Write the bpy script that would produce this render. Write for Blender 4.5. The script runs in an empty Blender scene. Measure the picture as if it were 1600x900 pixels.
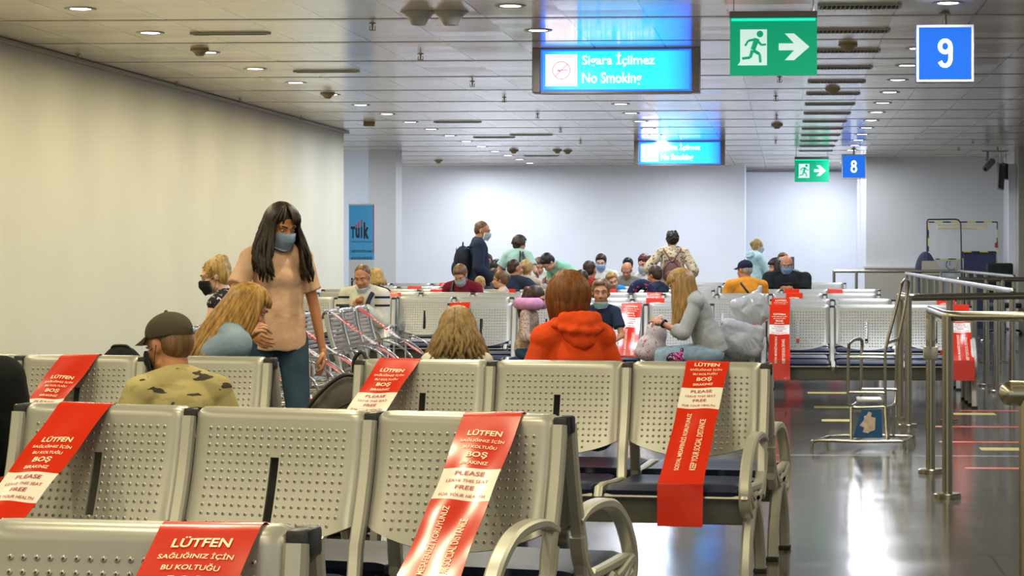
import bpy, bmesh, math, random
from mathutils import Vector, Matrix, noise
R = math.radians
PI = math.pi
sc = bpy.context.scene
col = sc.collection

# ------------------------------------------------------------------ camera, world, exposure
PX, PY, F, HC = 1000.0, 392.0, 3600.0, 1.34
YAW = 3.62
cam_d = bpy.data.cameras.new('camera')
cam = bpy.data.objects.new('camera', cam_d)
col.objects.link(cam)
cam_d.sensor_width = 36
cam_d.lens = F / 1600 * 36
cam_d.shift_x = -(PX - 800) / 1600
cam_d.shift_y = -(450 - PY) / 1600
cam_d.clip_end = 200
cam.location = (0, 0, HC)
cam.rotation_euler = (R(90), 0, R(YAW))
cam_d.dof.use_dof = False
sc.camera = cam
FW = Vector((-math.sin(R(YAW)), math.cos(R(YAW)), 0))
RT = Vector((math.cos(R(YAW)), math.sin(R(YAW)), 0))


def atd(px, py, d):
    p = FW * d + RT * ((px - PX) / F * d)
    p.z = HC - (py - PY) / F * d
    return p


def atz(px, py, z):
    return atd(px, py, F * (HC - z) / (py - PY))


sc.view_settings.view_transform = 'Standard'
sc.view_settings.look = 'None'
sc.view_settings.gamma = 1
sc.view_settings.exposure = 0.27
sc.view_settings.use_curve_mapping = False
w = bpy.data.worlds.new('world')
sc.world = w
w.use_nodes = True
w.node_tree.nodes['Background'].inputs[0].default_value = (0.80, 0.82, 0.86, 1)
w.node_tree.nodes['Background'].inputs[1].default_value = 0.8
CEIL = 3.01
LAMP_W_NEAR, LAMP_W_FAR = 20.0, 26.5      # watts of one downlight
COOL, WARM = (0.88, 0.93, 1.0), (1.0, 0.88, 0.56)


# ------------------------------------------------------------------ materials
def mat(name, c, rough=0.6, metal=0.0, spec=0.5, emit=None, es=0.0, alpha=1.0, trans=0.0, sub=0.0, coat=0.0):
    m = bpy.data.materials.new(name)
    m.use_nodes = True
    b = m.node_tree.nodes['Principled BSDF']
    b.inputs['Base Color'].default_value = (*c, 1)
    b.inputs['Roughness'].default_value = rough
    b.inputs['Metallic'].default_value = metal
    b.inputs['Specular IOR Level'].default_value = spec
    b.inputs['Transmission Weight'].default_value = trans
    b.inputs['Coat Weight'].default_value = coat
    b.inputs['Alpha'].default_value = alpha
    if sub:
        b.inputs['Subsurface Weight'].default_value = sub
        b.inputs['Subsurface Radius'].default_value = (0.02, 0.008, 0.004)
        b.inputs['Subsurface Scale'].default_value = 0.5
    if emit:
        b.inputs['Emission Color'].default_value = (*emit, 1)
        b.inputs['Emission Strength'].default_value = es
    return m


def N(m, t, **k):
    n = m.node_tree.nodes.new(t)
    for a, v in k.items():
        setattr(n, a, v)
    return n


def L(m, a, b):
    m.node_tree.links.new(a, b)


def bsdf(m):
    return m.node_tree.nodes['Principled BSDF']


def noisy(m, scale=40, amount=0.15, bump=0.0, stretch=(1, 1, 1), detail=4):
    """colour variation and bump from an object space noise"""
    b = bsdf(m)
    c = b.inputs['Base Color'].default_value[:]
    tc = N(m, 'ShaderNodeTexCoord')
    mp = N(m, 'ShaderNodeMapping')
    mp.inputs['Scale'].default_value = stretch
    nz = N(m, 'ShaderNodeTexNoise')
    nz.inputs['Scale'].default_value = scale
    nz.inputs['Detail'].default_value = detail
    L(m, tc.outputs['Object'], mp.inputs[0])
    L(m, mp.outputs[0], nz.inputs['Vector'])
    mx = N(m, 'ShaderNodeMix', data_type='RGBA')
    mx.inputs['A'].default_value = tuple(max(0, v * (1 - amount)) for v in c[:3]) + (1,)
    mx.inputs['B'].default_value = tuple(min(1, v * (1 + amount)) for v in c[:3]) + (1,)
    rm = N(m, 'ShaderNodeMapRange')
    rm.inputs[1].default_value = 0.3
    rm.inputs[2].default_value = 0.7
    L(m, nz.outputs[0], rm.inputs[0])
    L(m, rm.outputs[0], mx.inputs['Factor'])
    L(m, mx.outputs['Result'], b.inputs['Base Color'])
    if bump:
        bp = N(m, 'ShaderNodeBump')
        bp.inputs['Strength'].default_value = 1.0
        bp.inputs['Distance'].default_value = bump
        L(m, nz.outputs[0], bp.inputs['Height'])
        L(m, bp.outputs[0], b.inputs['Normal'])
    return m


def cloth(name, c, rough=0.9, amt=0.12):
    return noisy(mat(name, c, rough, spec=0.2), 9, amt, 0.012, detail=5)


def hairmat(name, c, amt=0.45):
    return noisy(mat(name, c, 0.45, spec=0.35), 60, amt, 0.004, stretch=(1, 1, 0.12), detail=6)


def pattern(name, base, cols, scale=30, thr=0.35, stretch=(1, 1, 1)):
    """printed cloth: scattered motifs of several colours on a base"""
    m = mat(name, base, 0.85, spec=0.2)
    b = bsdf(m)
    tc = N(m, 'ShaderNodeTexCoord')
    mp = N(m, 'ShaderNodeMapping')
    mp.inputs['Scale'].default_value = stretch
    L(m, tc.outputs['Object'], mp.inputs[0])
    prev = None
    for i, (c, th) in enumerate(cols):
        nz = N(m, 'ShaderNodeTexNoise')
        nz.inputs['Scale'].default_value = scale * (1 + 0.23 * i)
        nz.inputs['Detail'].default_value = 2.5
        ad = N(m, 'ShaderNodeVectorMath', operation='ADD')
        ad.inputs[1].default_value = (7.3 * i + 1.7, 3.1 * i, 5.9 * i)
        L(m, mp.outputs[0], ad.inputs[0])
        L(m, ad.outputs[0], nz.inputs['Vector'])
        gt = N(m, 'ShaderNodeMath', operation='GREATER_THAN')
        gt.inputs[1].default_value = th
        L(m, nz.outputs[0], gt.inputs[0])
        mx = N(m, 'ShaderNodeMix', data_type='RGBA')
        mx.inputs['A'].default_value = (*base, 1)
        mx.inputs['B'].default_value = (*c, 1)
        L(m, gt.outputs[0], mx.inputs['Factor'])
        if prev:
            L(m, prev.outputs['Result'], mx.inputs['A'])
        prev = mx
    L(m, prev.outputs['Result'], b.inputs['Base Color'])
    return m


M = {}
M['silver'] = noisy(mat('silver_paint', (0.43, 0.43, 0.40), 0.34, 0.4), 3, 0.05)
M['silver_far'] = M['silver']
M['hole'] = mat('punched_hole', (0.06, 0.055, 0.05), 0.8)
M['post'] = mat('cast_silver', (0.50, 0.50, 0.46), 0.38, 0.5)
M['beam'] = mat('beam_grey', (0.20, 0.20, 0.17), 0.45, 0.4)
M['black'] = mat('black_plastic', (0.012, 0.013, 0.018), 0.4)
M['navy_vinyl'] = mat('navy_vinyl', (0.010, 0.017, 0.050), 0.45, spec=0.3)
M['rubber'] = mat('rubber', (0.02, 0.02, 0.02), 0.8)
M['red'] = mat('red_vinyl', (0.60, 0.022, 0.004), 0.24, coat=0.25)
M['white_print'] = mat('white_print', (0.80, 0.77, 0.70), 0.28, coat=0.25)
M['ink_red'] = mat('crimson_ink', (0.42, 0.02, 0.06), 0.4)
M['cream_ink'] = mat('cream_ink', (0.88, 0.80, 0.58), 0.4)
M['steel'] = mat('brushed_steel', (0.40, 0.38, 0.31), 0.24, 1.0)
M['chrome'] = mat('chrome', (0.75, 0.75, 0.76), 0.12, 1.0)
M['slat'] = mat('slat_metal', (0.50, 0.52, 0.54), 0.28, 0.8)
M['skin'] = noisy(mat('skin', (0.60, 0.31, 0.19), 0.5, sub=0.08), 30, 0.06)
M['skin_tan'] = noisy(mat('skin_tan', (0.50, 0.22, 0.11), 0.5, sub=0.08), 30, 0.06)
M['skin_pale'] = noisy(mat('skin_pale', (0.70, 0.42, 0.30), 0.5, sub=0.08), 30, 0.06)
M['lips'] = mat('lip_skin', (0.42, 0.13, 0.10), 0.45)
M['eye_white'] = mat('eye_white', (0.42, 0.38, 0.35), 0.25)
M['iris'] = mat('iris', (0.03, 0.018, 0.01), 0.15)
M['h_black'] = hairmat('hair_black', (0.022, 0.013, 0.010))
M['h_dark'] = hairmat('hair_dark_brown', (0.045, 0.024, 0.014))
M['h_brown'] = hairmat('hair_brown', (0.16, 0.085, 0.038))
M['h_auburn'] = hairmat('hair_auburn', (0.16, 0.055, 0.012))
M['h_red'] = hairmat('hair_dark_red', (0.09, 0.02, 0.015))
M['h_blond'] = hairmat('hair_blond', (0.42, 0.27, 0.09))
M['h_gold'] = hairmat('hair_gold', (0.33, 0.18, 0.045))
M['h_ash'] = hairmat('hair_ash_blond', (0.25, 0.165, 0.07))
M['h_grey'] = hairmat('hair_grey', (0.35, 0.31, 0.24))
M['mask_blue'] = mat('mask_blue', (0.42, 0.60, 0.85), 0.8)
M['mask_white'] = mat('mask_white', (0.68, 0.76, 0.80), 0.8)
M['mask_black'] = mat('mask_black', (0.015, 0.016, 0.022), 0.7)
M['mask_yellow'] = mat('mask_yellow', (0.62, 0.40, 0.02), 0.7)
M['mask_mint'] = mat('mask_mint', (0.40, 0.62, 0.58), 0.8)


# ------------------------------------------------------------------ mesh helpers
def new_obj(name, me, m=None, parent=None, loc=None, rot=None):
    o = bpy.data.objects.new(name, me)
    col.objects.link(o)
    if m is not None and me is not None and not me.materials:
        for x in (m if isinstance(m, (list, tuple)) else [m]):
            me.materials.append(x)
    if parent is not None:
        o.parent = parent
    if loc is not None:
        o.location = loc
    if rot is not None:
        o.rotation_euler = rot
    return o


def smooth(me, ang=None):
    if ang is None:
        for p in me.polygons:
            p.use_smooth = True
    else:
        me.shade_smooth() if hasattr(me, 'shade_smooth') else None
        me.set_sharp_from_angle(angle=R(ang))


class MB:
    def __init__(self):
        self.bm = bmesh.new()

    def box(self, c, s, mi=0, bev=0.0, rot=None, seg=2):
        r = bmesh.ops.create_cube(self.bm, size=1)
        vs = r['verts']
        bmesh.ops.scale(self.bm, vec=s, verts=vs)
        if bev:
            es = list({e for v in vs for e in v.link_edges})
            b = bmesh.ops.bevel(self.bm, geom=es, offset=bev, segments=seg, affect='EDGES', profile=0.5)
            vs = list({v for f in b['faces'] for v in f.verts} | {v for v in vs if v.is_valid})
        if rot is not None:
            bmesh.ops.rotate(self.bm, cent=(0, 0, 0), matrix=rot, verts=vs)
        bmesh.ops.translate(self.bm, vec=c, verts=vs)
        for f in {f for v in vs for f in v.link_faces}:
            f.material_index = mi
        return self

    def tube(self, pts, r, n=10, mi=0, caps=True, closed=False):
        pts = [Vector(p) for p in pts]
        rs = r if isinstance(r, (list, tuple)) else [r] * len(pts)
        rings = []
        up = None
        k = len(pts)
        for i, p in enumerate(pts):
            if closed:
                t = (pts[(i + 1) % k] - pts[i - 1])
            else:
                t = (pts[min(i + 1, k - 1)] - pts[max(i - 1, 0)])
            t = t.normalized() if t.length > 1e-9 else Vector((0, 0, 1))
            if up is None:
                a = Vector((0, 0, 1)) if abs(t.z) < 0.9 else Vector((1, 0, 0))
                up = (a - t * a.dot(t)).normalized()
            else:
                up = (up - t * up.dot(t))
                up = up.normalized() if up.length > 1e-6 else Vector((1, 0, 0))
            s = t.cross(up)
            rings.append([self.bm.verts.new(p + (up * math.cos(2 * PI * j / n) + s * math.sin(2 * PI * j / n)) * rs[i]) for j in range(n)])
        m = k if closed else k - 1
        for i in range(m):
            a, b = rings[i], rings[(i + 1) % k]
            for j in range(n):
                f = self.bm.faces.new((a[j], a[(j + 1) % n], b[(j + 1) % n], b[j]))
                f.material_index = mi
        if caps and not closed:
            for ring, rev in ((rings[0], True), (rings[-1], False)):
                f = self.bm.faces.new(ring[::-1] if rev else ring)
                f.material_index = mi
        return self

    def bar(self, path, wx, th, mi=0, x0=0.0):
        """flat bar swept along a path in the YZ plane, wx wide in x, th thick (list or number)"""
        path = [Vector((0, p[0], p[1])) for p in path]
        k = len(path)
        ths = th if isinstance(th, (list, tuple)) else [th] * k
        rings = []
        for i, p in enumerate(path):
            t = (path[min(i + 1, k - 1)] - path[max(i - 1, 0)]).normalized()
            nrm = Vector((0, -t.z, t.y))
            h = ths[i] / 2
            b = min(h, wx / 2) * 0.45
            pr = [(-wx / 2 + b, -h), (wx / 2 - b, -h), (wx / 2, -h + b), (wx / 2, h - b), (wx / 2 - b, h), (-wx / 2 + b, h), (-wx / 2, h - b), (-wx / 2, -h + b)]
            rings.append([self.bm.verts.new(p + Vector((x0 + q[0], 0, 0)) + nrm * q[1]) for q in pr])
        for i in range(k - 1):
            for j in range(8):
                f = self.bm.faces.new((rings[i][j], rings[i][(j + 1) % 8], rings[i + 1][(j + 1) % 8], rings[i + 1][j]))
                f.material_index = mi
        self.bm.faces.new(rings[0][::-1]).material_index = mi
        self.bm.faces.new(rings[-1]).material_index = mi
        return self

    def lathe(self, prof, n=24, c=(0, 0, 0), mi=0, axis='Z'):
        """prof list of (r, z)"""
        rings = []
        for r, z in prof:
            ring = []
            for j in range(n):
                a = 2 * PI * j / n
                v = Vector((r * math.cos(a), r * math.sin(a), z))
                if axis == 'Y':
                    v = Vector((v.x, v.z, v.y))
                elif axis == 'X':
                    v = Vector((v.z, v.x, v.y))
                ring.append(self.bm.verts.new(v + Vector(c)))
            rings.append(ring)
        for i in range(len(prof) - 1):
            for j in range(n):
                try:
                    f = self.bm.faces.new((rings[i][j], rings[i][(j + 1) % n], rings[i + 1][(j + 1) % n], rings[i + 1][j]))
                    f.material_index = mi
                except ValueError:
                    pass
        for ring in (rings[0], rings[-1]):
            try:
                self.bm.faces.new(ring).material_index = mi
            except ValueError:
                pass
        return self

    def ell(self, c, r, rot=None, seg=18, mi=0):
        q = bmesh.ops.create_uvsphere(self.bm, u_segments=seg, v_segments=max(8, seg * 2 // 3), radius=1)
        vs = q['verts']
        bmesh.ops.scale(self.bm, vec=r, verts=vs)
        if rot is not None:
            bmesh.ops.rotate(self.bm, cent=(0, 0, 0), matrix=rot, verts=vs)
        bmesh.ops.translate(self.bm, vec=c, verts=vs)
        for f in {f for v in vs for f in v.link_faces}:
            f.material_index = mi
        return self

    def cap(self, a, b, ra, rb, n=14, mi=0):
        """tapered capsule"""
        a, b = Vector(a), Vector(b)
        t = b - a
        ln = t.length
        if ln < 1e-6:
            return self.ell(a, (ra, ra, ra), seg=n)
        t.normalize()
        pts, rs = [], []
        for k in range(5):
            an = PI / 2 * (1 - k / 4)
            pts.append(a - t * ra * math.sin(an))
            rs.append(max(ra * math.cos(an), ra * 0.02))
        for k in range(5):
            an = PI / 2 * (k / 4)
            pts.append(b + t * rb * math.sin(an))
            rs.append(max(rb * math.cos(an), rb * 0.02))
        return self.tube(pts, rs, n, mi)

    def capf(self, a, b, ra, rb, n=18, mi=0):
        """rounded at a, cut flat at b"""
        a, b = Vector(a), Vector(b)
        t = (b - a).normalized()
        pts, rs = [], []
        for k in range(5):
            an = PI / 2 * (1 - k / 4)
            pts.append(a - t * ra * math.sin(an))
            rs.append(max(ra * math.cos(an), ra * 0.02))
        return self.tube(pts + [a + (b - a) * 0.5, b], rs + [(ra + rb) / 2, rb], n, mi)

    def eltube(self, c0, r0, c1, r1, rot=None, n=28, mi=0):
        """vertical elliptic sleeve from centre c0 to c1 with flat ends"""
        rings = []
        for c, r in ((c0, r0), (Vector(c0) * 0.5 + Vector(c1) * 0.5, [(r0[0] + r1[0]) / 2, (r0[1] + r1[1]) / 2]), (c1, r1)):
            ring = []
            for j in range(n):
                v = Vector((r[0] * math.cos(2 * PI * j / n), r[1] * math.sin(2 * PI * j / n), 0))
                if rot is not None:
                    v = rot @ v
                ring.append(self.bm.verts.new(Vector(c) + v))
            rings.append(ring)
        for a, b in zip(rings[:-1], rings[1:]):
            for j in range(n):
                self.bm.faces.new((a[j], a[(j + 1) % n], b[(j + 1) % n], b[j])).material_index = mi
        self.bm.faces.new(rings[0])
        self.bm.faces.new(rings[-1][::-1])
        return self

    def mesh(self, name, sm=None):
        bmesh.ops.recalc_face_normals(self.bm, faces=self.bm.faces)
        me = bpy.data.meshes.new(name)
        self.bm.to_mesh(me)
        self.bm.free()
        if sm is not None:
            if sm is True:
                smooth(me)
            else:
                smooth(me, sm)
        return me

    def obj(self, name, m, parent=None, sm=None, loc=None, rot=None):
        return new_obj(name, self.mesh(name, sm), m, parent, loc, rot)


def spline(pts, n=6):
    """catmull-rom through pts"""
    P = [Vector(p) for p in pts]
    P = [P[0]] + P + [P[-1]]
    out = []
    for i in range(1, len(P) - 2):
        for k in range(n):
            t = k / n
            a, b, c, d = P[i - 1], P[i], P[i + 1], P[i + 2]
            out.append(0.5 * ((2 * b) + (c - a) * t + (2 * a - 5 * b + 4 * c - d) * t * t + (3 * b - a - 3 * c + d) * t ** 3))
    out.append(P[-2])
    return out


def remesh(mb, voxel, it=4, name='body'):
    me = bpy.data.meshes.new('tmp')
    bmesh.ops.recalc_face_normals(mb.bm, faces=mb.bm.faces)
    mb.bm.to_mesh(me)
    mb.bm.free()
    o = bpy.data.objects.new('tmp', me)
    col.objects.link(o)
    md = o.modifiers.new('r', 'REMESH')
    md.mode = 'VOXEL'
    md.voxel_size = voxel
    if it:
        s = o.modifiers.new('s', 'SMOOTH')
        s.factor = 0.6
        s.iterations = it
    dg = bpy.context.evaluated_depsgraph_get()
    out = bpy.data.meshes.new_from_object(o.evaluated_get(dg))
    out.name = name
    bpy.data.objects.remove(o)
    bpy.data.meshes.remove(me)
    smooth(out)
    return out


def join_meshes(a, mb):
    """append mb's geometry to mesh a"""
    me2 = mb.mesh('t', True)
    bm = bmesh.new()
    bm.from_mesh(a)
    bm.from_mesh(me2)
    bm.to_mesh(a)
    bm.free()
    bpy.data.meshes.remove(me2)
    smooth(a)
    return a


def tag(o, label, cat, group=None):
    o['label'] = label
    o['category'] = cat
    if group:
        o['group'] = group
    return o


def empty(name, loc, rz=0.0, label=None, cat=None, group=None):
    o = bpy.data.objects.new(name, None)
    col.objects.link(o)
    o.location = loc
    o.rotation_euler = (0, 0, rz)
    o.empty_display_size = 0.1
    if label:
        tag(o, label, cat, group)
    return o


def struct(o):
    o['kind'] = 'structure'
    return o


def quad(name, pts, m, parent=None):
    me = bpy.data.meshes.new(name)
    me.from_pydata([tuple(p) for p in pts], [], [tuple(range(len(pts)))])
    return new_obj(name, me, m, parent)


TXT = {}


def text_geo(s, bold=0.0):
    """(verts, faces, width, height) of a string, origin at lower left of its ink"""
    k = (s, bold)
    if k in TXT:
        return TXT[k]
    c = bpy.data.curves.new('t', 'FONT')
    c.body = s
    c.size = 1
    c.offset = bold
    c.resolution_u = 3
    o = bpy.data.objects.new('t', c)
    col.objects.link(o)
    dg = bpy.context.evaluated_depsgraph_get()
    me = bpy.data.meshes.new_from_object(o.evaluated_get(dg))
    vs = [(v.co.x, v.co.y) for v in me.vertices]
    fs = [tuple(p.vertices) for p in me.polygons]
    bpy.data.objects.remove(o)
    bpy.data.meshes.remove(me)
    x0, x1 = min(v[0] for v in vs), max(v[0] for v in vs)
    y0, y1 = min(v[1] for v in vs), max(v[1] for v in vs)
    vs = [(v[0] - x0, v[1] - y0) for v in vs]
    TXT[k] = (vs, fs, x1 - x0, y1 - y0)
    return TXT[k]


def text_mesh(items, fn, name, m, parent):
    """items: (string, cx, cy, width, height, rotated, bold); fn maps (x,y) to 3d"""
    V, Fc = [], []
    for s, cx, cy, wd, ht, rotd, bold in items:
        vs, fs, tw, th = text_geo(s, bold)
        b = len(V)
        for x, y in vs:
            a = (x / tw - 0.5) * wd
            c = (y / th - 0.5) * ht
            if rotd:
                a, c = -c, a
            V.append(fn(cx + a, cy + c))
        Fc += [tuple(i + b for i in f) for f in fs]
    me = bpy.data.meshes.new(name)
    me.from_pydata([tuple(v) for v in V], [], Fc)
    return new_obj(name, me, m, parent)

# ------------------------------------------------------------------ large structure
def wall_mat(name, c, amt=0.03):
    return noisy(mat(name, c, 0.55, spec=0.3), 1.2, amt)


def ceiling_mat():
    m = mat('ceiling_panels', (0.82, 0.73, 0.60), 0.15, 0.15, 0.8)
    b = bsdf(m)
    tc = N(m, 'ShaderNodeTexCoord')
    sp = N(m, 'ShaderNodeSeparateXYZ')
    L(m, tc.outputs['Object'], sp.inputs[0])

    def mth(op, a, bb=None, c=None):
        n = N(m, 'ShaderNodeMath', operation=op)
        for i, v in enumerate((a, bb, c)):
            if v is None:
                continue
            if hasattr(v, 'is_output'):
                L(m, v, n.inputs[i])
            else:
                n.inputs[i].default_value = v
        return n.outputs[0]

    def line(coord, off, step, width):
        f = mth('FRACT', mth('DIVIDE', mth('SUBTRACT', coord, off), step))
        return mth('LESS_THAN', f, width / step)
    x, y = sp.outputs[0], sp.outputs[1]
    seam = line(x, -3.31 - 5.8, 0.58, 0.014)
    plank = line(y, -10, 0.305, 0.010)
    px = mth('FLOOR', mth('DIVIDE', mth('SUBTRACT', x, -3.31 - 5.8), 0.58))
    py = mth('FLOOR', mth('DIVIDE', mth('SUBTRACT', y, -10.0), 0.305))
    cb = N(m, 'ShaderNodeCombineXYZ')
    L(m, px, cb.inputs[0])
    L(m, py, cb.inputs[1])
    wn = N(m, 'ShaderNodeTexWhiteNoise', noise_dimensions='3D')
    L(m, cb.outputs[0], wn.inputs['Vector'])
    # plank lines only show on some planks
    on = mth('GREATER_THAN', wn.outputs['Value'], 0.45)
    pl = mth('MULTIPLY', mth('MULTIPLY', plank, on), 0.45)
    dark = mth('MAXIMUM', mth('MULTIPLY', seam, 0.8), pl)
    mx = N(m, 'ShaderNodeMix', data_type='RGBA')
    mx.inputs['A'].default_value = (0.82, 0.73, 0.60, 1)
    mx.inputs['B'].default_value = (0.10, 0.09, 0.09, 1)
    L(m, dark, mx.inputs['Factor'])
    L(m, mx.outputs['Result'], b.inputs['Base Color'])
    # every panel hangs a little out of true
    sub = N(m, 'ShaderNodeVectorMath', operation='SUBTRACT')
    sub.inputs[1].default_value = (0.5, 0.5, 0.5)
    L(m, wn.outputs['Color'], sub.inputs[0])
    sc_ = N(m, 'ShaderNodeVectorMath', operation='MULTIPLY')
    sc_.inputs[1].default_value = (0.012, 0.022, 0)
    L(m, sub.outputs[0], sc_.inputs[0])
    gm = N(m, 'ShaderNodeNewGeometry')
    ad = N(m, 'ShaderNodeVectorMath', operation='ADD')
    L(m, gm.outputs['Normal'], ad.inputs[0])
    L(m, sc_.outputs[0], ad.inputs[1])
    nm = N(m, 'ShaderNodeVectorMath', operation='NORMALIZE')
    L(m, ad.outputs[0], nm.inputs[0])
    L(m, nm.outputs[0], b.inputs['Normal'])
    return m


def floor_mat():
    m = mat('granite_tiles', (0.10, 0.10, 0.095), 0.12, 0.0, 0.5)
    b = bsdf(m)
    tc = N(m, 'ShaderNodeTexCoord')
    br = N(m, 'ShaderNodeTexBrick')
    br.offset = 0.5
    br.inputs['Scale'].default_value = 1
    br.inputs['Brick Width'].default_value = 0.6
    br.inputs['Row Height'].default_value = 0.6
    br.inputs['Mortar Size'].default_value = 0.007
    br.inputs['Color1'].default_value = (0.11, 0.10, 0.086, 1)
    br.inputs['Color2'].default_value = (0.088, 0.082, 0.072, 1)
    br.inputs['Mortar'].default_value = (0.03, 0.03, 0.03, 1)
    L(m, tc.outputs['Object'], br.inputs['Vector'])
    nz = N(m, 'ShaderNodeTexNoise')
    nz.inputs['Scale'].default_value = 90
    L(m, tc.outputs['Object'], nz.inputs['Vector'])
    mx = N(m, 'ShaderNodeMix', data_type='RGBA', blend_type='MULTIPLY')
    mx.inputs['Factor'].default_value = 0.5
    L(m, br.outputs['Color'], mx.inputs['A'])
    L(m, nz.outputs['Color'], mx.inputs['B'])
    L(m, mx.outputs['Result'], b.inputs['Base Color'])
    n2 = N(m, 'ShaderNodeTexNoise')
    n2.inputs['Scale'].default_value = 1.7
    L(m, tc.outputs['Object'], n2.inputs['Vector'])
    mr = N(m, 'ShaderNodeMapRange')
    mr.inputs['To Min'].default_value = 0.09
    mr.inputs['To Max'].default_value = 0.20
    L(m, n2.outputs[0], mr.inputs[0])
    L(m, mr.outputs[0], b.inputs['Roughness'])
    # slightly uneven laying
    n3 = N(m, 'ShaderNodeTexNoise')
    n3.inputs['Scale'].default_value = 2.5
    L(m, tc.outputs['Object'], n3.inputs['Vector'])
    bp = N(m, 'ShaderNodeBump')
    bp.inputs['Strength'].default_value = 0.35
    bp.inputs['Distance'].default_value = 0.004
    L(m, n3.outputs[0], bp.inputs['Height'])
    L(m, bp.outputs[0], b.inputs['Normal'])
    return m


WM_LEFT = wall_mat('cream_plaster', (0.76, 0.74, 0.60))
WM_BACK = wall_mat('white_plaster', (0.80, 0.83, 0.90))
WM_GREY = wall_mat('grey_plaster', (0.62, 0.63, 0.64))
WM_COL = wall_mat('beige_cladding', (0.38, 0.36, 0.30))

mb = MB()
mb.box((0, 19.5, -0.05), (18, 56, 0.1))
struct(mb.obj('floor', floor_mat()))
mb = MB()
mb.box((0, 19.5, CEIL + 0.05), (18, 56, 0.1), 0)
y = 16.46 - 1.83 * 12
while y < 46.5:
    mb.box((0, y, CEIL - 0.001), (18, 0.10, 0.004), 1)
    mb.box((0, y - 0.056, CEIL), (18, 0.014, 0.003), 2)
    y += 1.83
ob = mb.obj('ceiling', ceiling_mat())
ob.data.materials.append(mat('ceiling_rail', (0.60, 0.55, 0.48), 0.25, 0.2))
ob.data.materials.append(mat('ceiling_gap', (0.06, 0.055, 0.05), 0.7))
struct(ob)


def wall(name, x0, x1, y0, y1, m, z0=0.0, z1=CEIL):
    b = MB()
    b.box(((x0 + x1) / 2, (y0 + y1) / 2, (z0 + z1) / 2), (abs(x1 - x0), abs(y1 - y0), z1 - z0), 0, 0.004)
    return struct(b.obj(name, m))


wall('wall_left', -6.45, -6.17, -8, 31.9, WM_LEFT)
wall('wall_left_return', -9, -6.90, 38.1, 38.4, wall_mat('blue_white_plaster', (0.78, 0.86, 0.95)))
wall('wall_left_pier', -6.90, -6.44, 37.8, 38.4, WM_GREY)
wall('wall_back', -9, -0.80, 45.0, 45.3, WM_BACK)
wall('wall_back_recess', -0.80, 1.75, 46.9, 47.2, WM_BACK)
wall('wall_recess_side', -0.95, -0.80, 45.3, 46.9, WM_BACK)
wall('wall_back_right', 1.43, 3.95, 41.2, 41.5, WM_GREY)
wall('wall_recess_right', 1.43, 1.60, 41.5, 46.9, WM_BACK)
wall('wall_right_far', 3.85, 4.1, 37.9, 41.2, WM_BACK)
wall('wall_right_pier', 3.72, 5.2, 37.2, 37.9, WM_COL)
wall('wall_right', 7.0, 7.2, -8, 37.9, WM_BACK)
wall('trim_1', 1.40, 3.86, 41.12, 41.22, mat('beige_dado', (0.42, 0.38, 0.31), 0.5), 0, 1.03)
wall('trim_2', 1.38, 3.86, 41.10, 41.24, mat('dado_cap', (0.62, 0.60, 0.56), 0.5), 1.03, 1.07)
wall('trim_3', -6.18, -6.09, -8, 31.9, mat('cornice_strip', (0.36, 0.33, 0.28), 0.5), CEIL - 0.035, CEIL - 0.005)
wall('baseboard_left', -6.18, -6.15, -8, 31.9, mat('dark_skirting', (0.10, 0.10, 0.10), 0.5), 0, 0.10)
wall('baseboard_back', -9, -0.80, 44.97, 45.01, M['hole'], 0, 0.10)
wall('trim_4', -0.80, 1.43, 46.86, 46.91, mat('shadow_gap_trim', (0.25, 0.25, 0.26), 0.5), CEIL - 0.07, CEIL - 0.03)

# floor joint: one bright metal strip across the aisle
p = atz(1300, 711, 0)
b = MB()
b.box((p.x + 0.35, p.y, 0.001), (2.2, 0.012, 0.004))
struct(b.obj('trim_5', M['chrome']))

# ------------------------------------------------------------------ downlights
ORD = ['nearest', 'second', 'third', 'fourth', 'fifth', 'sixth', 'seventh', 'eighth', 'ninth', 'tenth', 'eleventh', 'twelfth',
       'thirteenth', 'fourteenth', 'fifteenth', 'sixteenth', 'farthest']
lamp_data = {}


def lamp_light(kind):
    if kind not in lamp_data:
        d = bpy.data.lights.new('downlight_and_fill', 'AREA')
        d.shape = 'DISK'
        d.size = 0.17
        near = kind == 'warm'
        d.energy = LAMP_W_NEAR if near else LAMP_W_FAR
        d.color = WARM if near else COOL
        d.spread = R(175)
        lamp_data[kind] = d
    return lamp_data[kind]


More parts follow.
